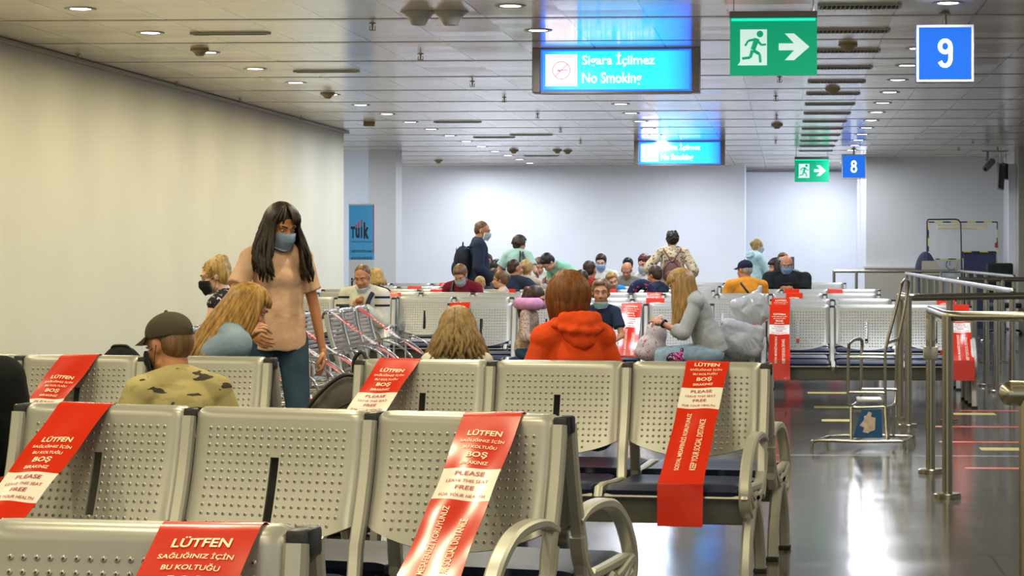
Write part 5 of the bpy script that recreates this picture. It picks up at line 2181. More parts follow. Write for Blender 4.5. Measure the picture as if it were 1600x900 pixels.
        hm2 = remesh(mb_, 0.009, 3, 'hood')
        for v in hm2.vertices:
            q_ = v.co * 11
            v.co += v.normal * 0.006 * noise.noise(Vector((q_.x, q_.y, q_.z * 2.2)))
        new_obj('hood', hm2, hood, so)
    if bottom and legs:
        mb_ = MB()
        g = 0.012 * s
        mb_.ell(tp(0, -0.005, 0.04), ((0.155 if fem else 0.150) * bw * s + g * 0.6, 0.108 * bw * s + g * 0.6, 0.10 * s), Rt, 18)
        for k in 'LR':
            mb_.cap(hip[k], kn[k], 0.082 * s * bw + g, 0.056 * s * bw + g)
            mb_.cap(kn[k], kn[k] + (an[k] - kn[k]) * 0.93, 0.054 * s * bw + g, 0.042 * s + g)
        new_obj('trousers', remesh(mb_, max(0.010, voxel), 4, 'trousers'), bottom, e)
        for k in 'LR':
            b_ = MB()
            fx = an[k]
            z_ = fx.z
            b_.ell((fx.x, fx.y + 0.045 * s, 0.048 * s), (0.046 * s, 0.13 * s, 0.042 * s), None, 14)
            b_.box((fx.x, fx.y + 0.045 * s, 0.012), (0.085 * s, 0.265 * s, 0.022), 0, 0.008, seg=3)
            b_.ell((fx.x, fx.y - 0.01, 0.07 * s), (0.042 * s, 0.05 * s, 0.05 * s), None, 12)
            b_.obj('shoe', shoes or M['black'], e, 60)
    info = dict(e=e, P=P, s=s, hc=hc, Rh=Rh, hs=hs, tp=tp, S=S, E=E, W=Wr, hp=hp, Rt=Rt, Ru=Ru, neck=neck0, yaw=yaw, kn=kn, hip=hip)
    return info


def to_world(i, p):
    c, sn = math.cos(R(i['yaw'])), math.sin(R(i['yaw']))
    l = i['e'].location
    return Vector((l.x + p.x * c - p.y * sn, l.y + p.x * sn + p.y * c, l.z + p.z))


C = {}
C['peach'] = cloth('peach_jersey', (0.66, 0.43, 0.31))
C['denim'] = cloth('dark_denim', (0.035, 0.07, 0.12))
C['denim_l'] = noisy(mat('light_denim', (0.26, 0.35, 0.40), 0.85), 14, 0.25, 0.006)
C['blue_sweat'] = cloth('blue_sweatshirt', (0.24, 0.33, 0.46))
C['olive'] = pattern('palm_print', (0.47, 0.40, 0.19), [((0.40, 0.34, 0.15), 0.57), ((0.07, 0.06, 0.05), 0.625)], 10, stretch=(0.7, 1, 2.2))
C['orange'] = cloth('orange_hoodie', (0.72, 0.075, 0.015), amt=0.1)
C['grey_cardigan'] = cloth('grey_cardigan', (0.36, 0.36, 0.33))
C['navy'] = cloth('navy_cloth', (0.022, 0.032, 0.06))
C['black'] = cloth('black_cloth', (0.012, 0.014, 0.016))
C['white'] = cloth('white_cloth', (0.66, 0.65, 0.60))
C['crimson'] = cloth('crimson_cloth', (0.16, 0.012, 0.025))
C['red'] = cloth('red_cloth', (0.40, 0.02, 0.04))
C['mint'] = cloth('mint_cloth', (0.40, 0.60, 0.50))
C['mint2'] = cloth('mint_green_cloth', (0.30, 0.62, 0.46))
C['beige'] = cloth('beige_cloth', (0.55, 0.42, 0.33))
C['blue'] = cloth('bright_blue_cloth', (0.02, 0.25, 0.60))
C['amber'] = cloth('amber_cloth', (0.78, 0.30, 0.03))
C['aqua'] = cloth('pale_aqua_cloth', (0.52, 0.74, 0.78))
C['grey'] = cloth('grey_cloth', (0.20, 0.19, 0.17))
C['khaki_tr'] = cloth('khaki_trousers', (0.22, 0.18, 0.12))
C['floral'] = pattern('rose_print', (0.48, 0.36, 0.28), [((0.28, 0.16, 0.12), 0.56), ((0.62, 0.46, 0.40), 0.60)], 70)
C['tropic'] = pattern('tropical_print', (0.62, 0.50, 0.30), [((0.05, 0.08, 0.18), 0.60), ((0.30, 0.14, 0.07), 0.62), ((0.70, 0.62, 0.48), 0.62)], 26)
C['bw'] = pattern('black_white_print', (0.02, 0.02, 0.025), [((0.6, 0.55, 0.5), 0.60)], 50)
C['plaid'] = pattern('red_plaid', (0.45, 0.03, 0.02), [((0.03, 0.02, 0.03), 0.56), ((0.5, 0.25, 0.2), 0.66)], 30, stretch=(1, 1, 3))
M['cap_olive'] = cloth('olive_cap', (0.075, 0.065, 0.045))
M['cap_navy'] = cloth('navy_cap', (0.018, 0.022, 0.045))


def striped():
    m = cloth('cream_striped_jacket', (0.62, 0.60, 0.50))
    b = bsdf(m)
    prev = b.inputs['Base Color'].links[0].from_socket
    tc = N(m, 'ShaderNodeTexCoord')
    sp = N(m, 'ShaderNodeSeparateXYZ')
    L(m, tc.outputs['Object'], sp.inputs[0])
    ab = N(m, 'ShaderNodeMath', operation='ABSOLUTE')
    L(m, sp.outputs[0], ab.inputs[0])
    g1 = N(m, 'ShaderNodeMath', operation='GREATER_THAN')
    g1.inputs[1].default_value = 0.13
    L(m, ab.outputs[0], g1.inputs[0])
    tot = None
    for z in (0.885, 0.805):
        c_ = N(m, 'ShaderNodeMath', operation='COMPARE')
        c_.inputs[1].default_value = z
        c_.inputs[2].default_value = 0.011
        L(m, sp.outputs[2], c_.inputs[0])
        if tot:
            a_ = N(m, 'ShaderNodeMath', operation='ADD')
            L(m, tot, a_.inputs[0])
            L(m, c_.outputs[0], a_.inputs[1])
            tot = a_.outputs[0]
        else:
            tot = c_.outputs[0]
    ml = N(m, 'ShaderNodeMath', operation='MULTIPLY')
    L(m, tot, ml.inputs[0])
    L(m, g1.outputs[0], ml.inputs[1])
    mx = N(m, 'ShaderNodeMix', data_type='RGBA')
    mx.inputs['B'].default_value = (0.015, 0.02, 0.05, 1)
    L(m, prev, mx.inputs['A'])
    L(m, ml.outputs[0], mx.inputs['Factor'])
    L(m, mx.outputs['Result'], b.inputs['Base Color'])
    return m


C['striped'] = striped()

# ---- near people
walker = person('dark haired woman in a peach top and blue face mask walking along the aisle', (440, 316, 12.2), pose='stand', yaw=-154, hyaw=14, hpitch=22, fem=True, build=0.98,
                hands={'L': (-0.26, 0.02, -0.10), 'R': (0.20, 0.26, 0.04)}, elbow={'R': (0.9, -0.6, 0)}, hair=('wavy', 'h_black', 0.27, 1.10, 0.045, (0, 0.01, 0), 126, 240), skin='skin_tan',
                top=(C['peach'], 0.014), sleeve='short', bottom=C['denim'], mask=('mask_blue', 'on'), voxel=0.0065, shoes=C['white'], feet={'L': (-0.09, 0.17, 0.07), 'R': (0.09, -0.18, 0.09)}, seed=3)
person('man in an olive camouflage cap and palm print shirt seated with his back to us', (262, 500, 8.15), pose='sit', yaw=38, hyaw=22, hpitch=12, lean=12, hair=('buzz', 'h_brown'), skin='skin_tan', top=(C['olive'], 0.014), sleeve='short',
       bottom=C['khaki_tr'], mask=('mask_black', 'on'), cap=('cap_olive', 0), voxel=0.007, seed=5, build=0.98)
person('person in a black jacket at the left edge, mostly cut off by the frame', (-98, 466, 7.75), pose='sit', yaw=20, hair=('short', 'h_black'), top=(C['black'], 0.03), bottom=C['black'], face=False, build=1.25, seed=6)
person('blonde woman with an updo, earrings and a black face mask at the left wall', (336, 405, 16.2), pose='sit', yaw=80, hyaw=22, hpitch=14, lean=8, fem=True, hair=('updo', 'h_blond'), skin='skin_pale', top=(C['bw'], 0.006), sleeve='none',
       bottom=C['black'], mask=('mask_black', 'on'), voxel=0.008, seed=7, curl=(0.8, 0.8))
girl = person('long haired blonde girl in a blue sweatshirt with a yellow mask under her chin', (388, 438, 11.25), pose='sit', yaw=-58, hyaw=-8, hpitch=30, lean=24, side=4, fem=False, build=1.1, hscale=0.95, hair=('long', 'h_gold', 0.42, 1.06, 0.05, (-0.02, -0.19, 0), 118, 220), skin='skin',
              top=(C['blue_sweat'], 0.018), bottom=C['denim'], mask=('mask_yellow', 'chin'), voxel=0.008, hands={'R': (0.10, 0.22, 0.42), 'L': (-0.05, 0.28, 0.2)}, seed=8)
person('person with loose light brown hair seen from behind, in a cream top', (715, 489, 10.75), pose='sit', yaw=6, hpitch=24, lean=10, fem=True, hair=('wavy', 'h_ash', 0.20, 1.15, 0.05, (0, -0.01, 0), 150, 260), face=False, skin='skin',
       top=(C['white'], 0.012), bottom=C['denim'], voxel=0.009, seed=9)
person('woman with auburn bobbed hair in an orange hoodie seen from behind', (888, 432, 10.9), pose='sit', yaw=30, hyaw=-14, hpitch=14, lean=12, fem=True, build=0.92, hair=('bob', 'h_auburn', 0.13, 1.20, -0.028, (0, 0.0, 0), 150, 320), face=False, skin='skin_pale',
       top=(C['orange'], 0.026), bottom=C['denim'], hood=C['orange'], voxel=0.008, seed=10)
wj = person('balding man in a cream jacket with navy stripes eating and looking at his phone', (566, 417, 22.6), pose='sit', yaw=172, hyaw=0, hpitch=20, lean=6, hair=('buzz', 'h_brown'), skin='skin_tan', top=(C['striped'], 0.028), bottom=C['khaki_tr'],
            mask=('mask_white', 'chin'), voxel=0.008, hands={'R': (0.10, 0.27, 0.24), 'L': (-0.06, 0.25, 0.30), 'nR': (0, -0.3, -1), 'nL': (0, 1, 0.3)}, curl=(0.9, 0.8), seed=11, hscale=1.05, build=1.1)
boy = person('boy in a navy shirt with a pale mask under his chin, looking at the camera', (939, 446, 19.7), pose='sit', yaw=178, hyaw=4, hpitch=4, lean=2, build=0.9, hscale=1.14, hair=('short', 'h_brown'), skin='skin_tan', top=(C['navy'], 0.012), sleeve='short', bottom=C['denim'],
             mask=('mask_mint', 'chin'), voxel=0.0065, seed=12)
pg = person('girl with a ponytail, pink neck pillow and rose print jacket sitting sideways', (838, 452, 19.9), pose='sit', yaw=-100, hyaw=-10, hpitch=22, lean=10, build=0.85, hair=('pony', 'h_dark', 0.36), skin='skin', top=(C['floral'], 0.014), bottom=C['denim'],
            voxel=0.007, seed=13)
lw = person('woman with very long golden hair and a grey cardigan bending over a floral bag', (1064, 420, 19.3), pose='sit', yaw=98, hyaw=-4, hpitch=30, lean=22, fem=True, build=0.98, hair=('long', 'h_gold', 0.40, 1.10, 0.03, (0, -0.03, 0), 135, 300), skin='skin_tan',
            top=(C['grey_cardigan'], 0.022), sleeve='34', bottom=C['denim_l'], hands={'L': (-0.06, 0.44, 0.24), 'R': (0.06, 0.42, 0.22)}, voxel=0.008, face=True, seed=14)

# ---- people farther back
G = None
FAR = [
    dict(label='standing man in a dark jacket with a black backpack and white mask', head=(754, 345, 30.2), pose='stand', yaw=-78, hyaw=-14, hpitch=14, hair=('buzz', 'h_brown'), skin='skin_tan', top=(C['navy'], 0.03), bottom=C['denim'], mask=('mask_white', 'on'), hands={'R': (0.16, 0.16, 0.0)}),
    dict(label='standing woman in a mint top with a black shoulder bag, seen from behind', head=(812, 367, 32.6), pose='stand', yaw=-22, hyaw=-28, hpitch=10, fem=True, build=1.15, hair=('bob', 'h_dark', 0.04, 1.04, 0.0), top=(C['mint'], 0.022), sleeve='short', bottom=C['denim'], hands={'R': (0.24, 0.20, 0.14), 'L': (-0.26, 0.14, 0.05)}),
    dict(label='dark haired person in a mint green shirt bending forward', head=(856, 401, 30.8), pose='stand', yaw=128, hyaw=8, hpitch=58, lean=62, build=1.05, hair=('short', 'h_black'), top=(C['mint2'], 0.02), sleeve='short', bottom=C['denim'], hands={'L': (-0.15, 0.50, 0.0), 'R': (0.18, 0.48, 0.02)}, scale=0.98),
    dict(label='man in a crimson shirt with a mask under his nose looking down', head=(719, 413, 26.8), pose='sit', yaw=172, hpitch=38, lean=10, hair=('short', 'h_brown'), top=(C['crimson'], 0.02), bottom=C['denim'], mask=('mask_white', 'on')),
    dict(label='man in a red shirt and dark jacket with a pale blue mask facing us', head=(761, 398, 35.5), pose='sit', yaw=184, hair=('short', 'h_black'), top=(C['red'], 0.02), bottom=C['denim'], mask=('mask_blue', 'on')),
    dict(label='dark haired person in grey bent over, right of the red shirted man', head=(776, 403, 34.5), pose='sit', yaw=170, hpitch=45, lean=25, fem=True, hair=('bob', 'h_black', 0.06, 1.1), top=(C['grey'], 0.02), bottom=C['denim']),
    dict(label='man with cropped brown hair in a navy jacket turned to the right', head=(805, 407, 28.9), pose='sit', yaw=-28, hyaw=-24, hair=('buzz', 'h_dark'), skin='skin_tan', top=(C['navy'], 0.028), bottom=C['denim'], build=1.15, hands={'R': (0.42, 0.25, 0.20)}),
    dict(label='woman with a blonde plaited updo in a beige top beside the navy jacket', head=(823, 408, 30.5), pose='sit', yaw=-10, hair=('bun', 'h_blond'), fem=True, top=(C['beige'], 0.016), bottom=C['denim'], face=False),
    dict(label='small blond child whose head just clears a bench crest', head=(750, 435.5, 27.6), pose='sit', yaw=8, hair=('buzz', 'h_blond'), top=(C['white'], 0.01), bottom=C['denim'], face=False),
    dict(label='little girl with a bun in profile facing left', head=(781, 427, 27.9), pose='sit', yaw=84, hyaw=6, hpitch=5, hair=('bun', 'h_brown'), top=(C['beige'], 0.01), bottom=C['denim']),
    dict(label='child with short light hair behind the crimson shirted man', head=(742, 422, 32.0), pose='sit', yaw=184, hair=('short', 'h_brown'), top=(C['grey'], 0.01), bottom=C['denim']),
    dict(label='brown haired head seen between the bun girl and the red shirt', head=(772, 423, 30.6), pose='sit', yaw=10, hair=('short', 'h_brown'), top=(C['grey'], 0.01), bottom=C['denim'], face=False),
    dict(label='blond haired person seen from behind, past the ear of the man with the phone', head=(588, 424, 27.0), pose='sit', yaw=5, hair=('bob', 'h_blond', 0.09, 1.1), top=(C['bw'], 0.012), bottom=C['denim'], face=False, fem=True),
    dict(label='person with black hair right behind the auburn haired woman', head=(908, 426, 25.0), pose='sit', yaw=10, hair=('short', 'h_black'), top=(C['black'], 0.02), bottom=C['denim'], face=False),
    dict(label='man with cropped hair in a red checked shirt with a dark strap', head=(922, 409, 27.2), pose='sit', yaw=-14, hyaw=-4, hair=('buzz', 'h_dark'), skin='skin_tan', top=(C['plaid'], 0.02), bottom=C['denim'], face=False, build=0.9),
    dict(label='man with dark hair and a blue mask in the back, facing us', head=(939, 397.5, 35.0), pose='sit', yaw=178, hpitch=18, hair=('short', 'h_black'), skin='skin_pale', top=(C['white'], 0.02), bottom=C['denim'], mask=('mask_blue', 'on')),
    dict(label='brown haired child in a bright blue shirt leaning forward with tilted head', head=(957, 422, 30.2), pose='sit', yaw=-140, hyaw=-24, side=0, lean=50, hpitch=14, hroll=16, hair=('short', 'h_gold'), top=(C['blue'], 0.022), bottom=C['denim'], build=0.95, hscale=0.92),
    None,
    dict(label='bald sunburnt man in grey looking down', head=(979, 410, 31.5), pose='sit', yaw=180, hpitch=26, hair=('balding', 'h_grey'), skin='skin_tan', top=(C['grey'], 0.02), bottom=C['denim']),
    dict(label='dark haired head half hidden behind the bald sunburnt man', head=(981, 404.5, 35.4), pose='sit', yaw=180, hpitch=8, hair=('short', 'h_black'), top=(C['white'], 0.02), bottom=C['denim']),
    dict(label='woman with dark red curly hair and a white mask', head=(1007, 401.5, 33.0), pose='sit', yaw=150, hpitch=14, fem=True, hair=('curly', 'h_red'), top=(C['white'], 0.02), bottom=C['denim'], mask=('mask_white', 'on'), hscale=1.08),
    dict(label='man with short dark hair turned left, behind the patterned travel pillow', head=(1022, 418.5, 28.0), pose='sit', yaw=60, hpitch=10, hair=('short', 'h_dark'), skin='skin_tan', top=(C['navy'], 0.02), bottom=C['denim']),
    dict(label='standing woman with curly black hair, tropical print shirt and brown backpack', head=(1050, 361.5, 31.5), pose='stand', yaw=2, hyaw=12, hpitch=4, fem=True, build=1.12, hair=('curly', 'h_black'), top=(C['tropic'], 0.026), sleeve='34', bottom=C['black'], face=False, skin='skin_tan', hands={'L': (-0.14, 0.03, 0.10), 'R': (0.30, 0.10, 0.02)}, elbow={'L': (-1, -0.3, 0.1)}),
    dict(label='man in an amber orange shirt and dark cap with a black strap across his back', head=(1163, 409, 27.9), pose='sit', yaw=24, hyaw=28, hpitch=6, hair=('buzz', 'h_grey'), skin='skin_tan', top=(C['amber'], 0.02), bottom=C['denim'], cap=('cap_navy', 0), build=1.2, sleeve='short'),
    dict(label='woman with blonde hair in a pale aqua hooded top standing by the recess', head=(1184, 374, 36.5), pose='stand', yaw=-64, hyaw=-6, hpitch=8, fem=True, hair=('bun', 'h_blond'), skin='skin_pale', top=(C['aqua'], 0.03), bottom=C['denim'], hood=C['aqua'], mask=('mask_white', 'on'), hands={'L': (-0.1, 0.36, 0.18), 'R': (0.12, 0.36, 0.16)}),
    dict(label='bald man in a black shirt and blue mask reading his phone', head=(1229, 398, 30.8), pose='sit', yaw=180, hpitch=20, hair=('balding', 'h_grey'), skin='skin_tan', top=(C['black'], 0.022), bottom=C['denim'], mask=('mask_blue', 'on'), build=1.3, hands={'L': (-0.05, 0.30, 0.30), 'R': (0.05, 0.30, 0.30)}, sleeve='short'),
    dict(label='dark haired woman at the left shoulder of the bald man with the phone', head=(1212, 405, 31.8), pose='sit', yaw=110, hpitch=12, fem=True, hair=('bob', 'h_black', 0.10, 1.08), top=(C['black'], 0.02), bottom=C['denim']),
    dict(label='person with brown hair tied up behind the bald man with the phone', head=(1223, 396, 34.5), pose='sit', yaw=175, hair=('short', 'h_brown'), top=(C['grey'], 0.02), bottom=C['denim']),
    dict(label='bending person in white whose dark hair shows between the mint shirts', head=(843, 403, 34.0), pose='sit', yaw=190, hpitch=25, hair=('short', 'h_brown'), top=(C['white'], 0.02), bottom=C['denim']),
    dict(label='person in navy whose reddish hair shows above the blue masked man', head=(700, 441, 25.6), pose='sit', yaw=0, hair=('short', 'h_red'), top=(C['navy'], 0.02), bottom=C['denim'], face=False),
]
FAR = FAR[:-1]
FI = {}
for i, k in enumerate(FAR):
    if k is None:
        continue
    k = dict(k)
    k.setdefault('voxel', 0.0095)
    k.setdefault('seed', 40 + i)
    FI[i] = person(**k)

# ------------------------------------------------------------------ things people carry
def at_person(inf, p):
    return to_world(inf, p)


def backpack(name, pos, rz, m, w, h, dp, label, tilt=0.0, strap=True):
    e = empty(name, pos, rz, label, 'backpack')
    Rm = Matrix.Rotation(tilt, 3, 'X')
    b = MB()
    b.ell((0, 0, h * 0.42), (w * 0.50, dp * 0.52, h * 0.44), Rm, 22)
    b.ell((0, 0.0, h * 0.20), (w * 0.50, dp * 0.55, h * 0.20), Rm, 20)
    b.box((0, dp * 0.16, h * 0.42), (w * 0.84, dp * 0.3, h * 0.78), 0, 0.03, rot=Rm)
    new_obj('bag_body', remesh(b, 0.012, 4, 'bag_body'), m, e)
    b = MB()
    b.ell((0, -dp * 0.42, h * 0.27), (w * 0.36, dp * 0.22, h * 0.20), Rm, 16)
    new_obj('front_pocket', b.mesh('front_pocket', True), m, e)
    b = MB()
    b.tube([Rm @ Vector(p) for p in spline([(-0.04, 0.0, h * 0.84), (-0.03, 0, h * 0.93), (0.03, 0, h * 0.93), (0.04, 0, h * 0.84)], 4)], 0.008, 8)
    b.obj('grab_handle', m, e, True)
    b = MB()
    b.tube([Rm @ Vector(p) for p in spline([(-w * 0.42, -dp * 0.30, h * 0.15), (-w * 0.40, -dp * 0.34, h * 0.5), (0, -dp * 0.36, h * 0.80), (w * 0.40, -dp * 0.34, h * 0.5), (w * 0.42, -dp * 0.30, h * 0.15)], 6)], 0.004, 6)
    b.obj('zip', M['black'], e, True)
    if strap:
        for sx in (-1, 1):
            b = MB()
            b.tube([Rm @ Vector(p) for p in spline([(sx * w * 0.25, dp * 0.25, h * 0.82), (sx * w * 0.32, dp * 0.62, h * 0.80), (sx * w * 0.36, dp * 0.85, h * 0.55), (sx * w * 0.34, dp * 0.6, h * 0.28), (sx * w * 0.30, dp * 0.3, h * 0.15)], 5)], 0.013, 8)
            b.obj('shoulder_strap', m, e, True)
    return e


def on_back(inf, z, y):
    p = inf['tp'](0, y, z)
    w_ = to_world(inf, p)
    return w_


def yawv(inf, rz=0):
    return R(inf['yaw'] + rz)


m_bp = cloth('black_backpack_cloth', (0.018, 0.022, 0.034))
w_ = on_back(FI[0], 0.0, -0.20)
backpack('backpack', w_, yawv(FI[0]), m_bp, 0.34, 0.52, 0.24, 'black backpack on the back of the standing man in the dark jacket')
m_br = noisy(mat('brown_leather', (0.15, 0.055, 0.045), 0.45), 12, 0.15, 0.003)
w_ = on_back(FI[22], 0.02, -0.17)
backpack('backpack', w_, yawv(FI[22]), m_br, 0.27, 0.36, 0.13, 'brown leather backpack on the woman in the tropical print shirt')
inf = FI[22]
b = MB()
for sx in (-1, 1):
    b.tube([to_world(inf, p) for p in spline([inf['tp'](0, -0.215, 0.30), inf['tp'](sx * 0.05, -0.175, 0.38), inf['tp'](sx * 0.115, -0.115, 0.475), inf['tp'](sx * 0.12, 0.0, 0.515)], 4)], 0.012, 6)
bpk = [o for o in sc.objects if o.name.startswith('backpack')][-1]
me = b.mesh('yoke_strap', True)
inv = Matrix.Rotation(-R(inf['yaw']), 3, 'Z')
for v in me.vertices:
    v.co = inv @ (v.co - w_)
new_obj('yoke_strap', me, m_br, bpk)

# grey backpack on the bench end beside the walking woman
m_gb = noisy(mat('grey_nylon', (0.065, 0.06, 0.055), 0.75), 14, 0.2, 0.006)
p = atd(541, 600, 10.9)
p.z = 0.0
e = empty('backpack', p, R(0), 'large grey backpack standing slumped left of the bench with the red strip', 'backpack')
b = MB()
Rm = Matrix.Rotation(R(24), 3, 'Y')
b.ell((-0.04, 0, 0.22), (0.23, 0.16, 0.23), None, 20).ell((-0.06, 0, 0.46), (0.19, 0.14, 0.24), Rm, 20).ell((0.0, 0, 0.60), (0.14, 0.12, 0.17), Rm, 18).box((-0.04, 0, 0.16), (0.38, 0.24, 0.31), 0, 0.06, seg=3)
new_obj('bag_body', remesh(b, 0.010, 4, 'bag_body'), m_gb, e)
b = MB()
b.ell((-0.08, -0.14, 0.36), (0.13, 0.06, 0.22), Rm, 16)
b.obj('front_pocket', m_gb, e, True)
b = MB()
b.tube(spline([(-0.26, -0.05, 0.34), (-0.21, -0.08, 0.52), (-0.12, -0.09, 0.66), (0.0, -0.08, 0.755), (0.10, -0.06, 0.74)], 5), 0.010, 8).tube(spline([(-0.19, -0.17, 0.36), (-0.12, -0.185, 0.50), (-0.02, -0.16, 0.60), (0.09, -0.12, 0.65)], 5), 0.006, 8)
b.obj('piping', M['black'], e, True)
b = MB()
b.tube(spline([(0.03, 0.05, 0.72), (0.03, 0.04, 0.82), (0.07, 0.03, 0.86), (0.10, 0.02, 0.80), (0.10, 0.03, 0.70)], 5), 0.010, 8)
b.obj('grab_handle', M['black'], e, True)

# neck pillow of the girl
b = MB()
inf = pg
cc = inf['neck'] + Vector((0, 0, 0.055))
b.tube([to_world(inf, cc + Vector((0.115 * math.sin(R(a)), -0.115 * math.cos(R(a)) + 0.02, 0.01))) for a in range(-150, 151, 15)], [0.035] + [0.052] * 19 + [0.035], 14)
me = b.mesh('neck_pillow', True)
o_ = to_world(inf, cc)
for v in me.vertices:
    v.co -= o_
tag(new_obj('neck_pillow', me, noisy(mat('pink_plush', (0.62, 0.28, 0.46), 0.9), 20, 0.15, 0.003), None, o_), 'pink neck pillow around the shoulders of the girl with the ponytail', 'neck pillow')
# hair band
b = MB()
b.ell(pg['hp'](0, -0.118, 0.052), (0.026, 0.018, 0.026), None, 10)
b.obj('hair_band', mat('pink_band', (0.75, 0.06, 0.16), 0.6), pg['e'], True)
b = MB()
b.ell(pg['hp'](-0.06, 0.015, 0.098), (0.012, 0.012, 0.008), None, 8)
b.obj('hair_clip', mat('yellow_clip', (0.75, 0.70, 0.05), 0.4), pg['e'], True)

# phone and pastry of the man in the striped jacket
def phone(inf, k, lab, rz=0, off=(0, 0.05, 0.05)):
    p = to_world(inf, inf['W'][k] + Vector(off))
    e = empty('mobile_phone', p, yawv(inf, rz), lab, 'phone')
    b = MB()
    b.box((0, 0, 0), (0.145, 0.010, 0.072), 0, 0.004, rot=Matrix.Rotation(R(-20), 3, 'X'))
    b.obj('phone_case', M['black'], e, 40)
    b = MB()
    b.box((0, -0.0055, 0), (0.134, 0.001, 0.064), rot=Matrix.Rotation(R(-20), 3, 'X'))
    b.obj('phone_screen', mat('phone_glass', (0.02, 0.02, 0.03), 0.1), e)


phone(wj, 'R', 'black phone held by the man in the cream striped jacket')
phone(FI[25], 'R', 'black phone held by the bald man in black', off=(-0.05, 0.06, 0.05))
b = MB()
p = to_world(wj, wj['W']['L'] + Vector((0.02, 0.06, 0.075)))
b.ell((0, 0, 0), (0.042, 0.034, 0.030), None, 14).ell((0.02, 0.0, 0.02), (0.026, 0.026, 0.024), None, 12)
tag(b.obj('pastry', noisy(mat('crust', (0.42, 0.17, 0.05), 0.8), 40, 0.3, 0.004), None, True, p), 'half eaten pastry in the raised hand of the man in the striped jacket', 'food')
# watch and bag of the long haired woman
b = MB()
a_, c_ = lw['W']['L'], lw['E']['L']
t_ = (c_ - a_).normalized()
u_ = t_.cross(Vector((0, 0, 1))).normalized()
v_ = t_.cross(u_)
b.tube([a_ + t_ * 0.03 + (u_ * math.cos(k * PI / 8) + v_ * math.sin(k * PI / 8)) * 0.031 for k in range(16)], 0.009, 8, closed=True)
b.obj('watch', M['navy_vinyl'], lw['e'], True)
fb = pattern('floral_cotton', (0.62, 0.55, 0.52), [((0.45, 0.10, 0.14), 0.62), ((0.35, 0.36, 0.42), 0.64), ((0.60, 0.38, 0.40), 0.62)], 45)
p = atd(1018, 545, 19.62)
p.z = 0.41
b = MB()
b.ell((0, 0, 0.11), (0.13, 0.10, 0.12), None, 20).ell((0.04, 0, 0.22), (0.095, 0.08, 0.13), None, 18).ell((0.08, 0, 0.32), (0.05, 0.05, 0.07), None, 16).ell((-0.04, 0, 0.07), (0.11, 0.10, 0.075), None, 16)
tag(new_obj('floral_bag', remesh(b, 0.012, 3, 'floral_bag'), fb, None, p), 'soft white bag with small red flowers in the hands of the long haired woman', 'bag')
p = atd(1054, 560, 19.15)
pb = pattern('pink_black_print', (0.03, 0.025, 0.04), [((0.70, 0.08, 0.25), 0.52), ((0.65, 0.60, 0.62), 0.62)], 40)
b = MB()
b.ell((0, 0, 0.05), (0.09, 0.08, 0.055), None, 18).ell((0.06, 0, 0.09), (0.03, 0.03, 0.05), None, 14)
p.z = 0.40
tag(new_obj('small_bag', remesh(b, 0.012, 3, 'small_bag'), pb, None, p), 'small pink and black printed bag by the knees of the long haired woman', 'bag')

# white plastic carrier bags on the seat
pl = noisy(mat('white_polythene', (0.46, 0.46, 0.45), 0.22, coat=0.4), 5, 0.06)
plp = pattern('printed_polythene', (0.42, 0.42, 0.42), [((0.10, 0.08, 0.28), 0.66), ((0.55, 0.12, 0.06), 0.68), ((0.60, 0.40, 0.05), 0.70)], 9)


def crumple(me, amp, fr, seed):
    """sharp creases of thin plastic film"""
    nr = [v.normal.copy() for v in me.vertices]
    for v, n_ in zip(me.vertices, nr):
        q = Vector((v.co.x * fr, v.co.y * fr, v.co.z * fr)) + Vector((seed, seed * 2, 0))
        r_ = 1 - abs(noise.noise(q)) * 2.2
        r2 = 1 - abs(noise.noise(Vector((q.x * 2.6 + q.z, q.y * 2.2, q.z * 1.4)))) * 2.2
        v.co += n_ * amp * (r_ * 0.7 + r2 * 0.45)


for px, zz, dd, sz, m_, lab, nm, sd, tl in ((1157, 0.405, 19.72, (0.20, 0.14, 0.165), plp, 'lower white plastic bag with coloured print on the seat right of the grey cardigan', 'carrier_bag', 1.0, 12), (1172, 0.665, 19.75, (0.165, 0.085, 0.145), pl, 'upper plain white plastic bag leaning on the lower one', 'carrier_bag', 4.0, -16)):
    p = atd(px, 392, dd)
    p.z = zz
    b = MB()
    Ry = Matrix.Rotation(R(tl), 3, 'Y')
    b.box((0, 0, 0), (sz[0] * 1.8, sz[1] * 1.6, sz[2] * 1.7), 0, 0.05, rot=Ry, seg=3)
    b.ell((0, 0, -sz[2] * 0.2), (sz[0] * 1.02, sz[1], sz[2] * 0.85), Ry, 22)
    if sd > 2:
        b.cap(Ry @ Vector((0.08, 0, sz[2] * 0.7)), Ry @ Vector((0.14, 0, sz[2] * 1.15)), 0.045, 0.015)
    me = remesh(b, 0.0075, 1, nm)
    crumple(me, 0.011, 8, sd)
    zmin = min(v.co.z for v in me.vertices)
    for v in me.vertices:
        v.co.z -= zmin
    e = empty(nm, p, R(8), lab, 'plastic bag')
    new_obj('bag_body', me, m_, e)
    zt = max(v.co.z for v in me.vertices)
    b = MB()
    for y_ in (-0.02, 0.02):
        b.tube(spline([(-0.06, y_, zt - 0.06), (-0.03, y_, zt - 0.03), (0.03, y_, zt - 0.02), (0.07, y_, zt - 0.06)], 4), 0.007, 6)
    if sd < 2:
        b.obj('handles', m_, e, True)
p = atd(1168, 392, 22.3)
p.z = 0.41
b = MB()
b.ell((0, 0, 0.2), (0.14, 0.12, 0.2), None, 16).ell((0.03, 0, 0.36), (0.09, 0.09, 0.10), None, 16)
me = remesh(b, 0.012, 2)
crumple(me, 0.012, 9, 7.0)
tag(new_obj('black_bundle', me, mat('black_polythene', (0.03, 0.03, 0.032), 0.2), None, p), 'shiny black wrapped bundle on the bench behind the white plastic bags', 'bundle')

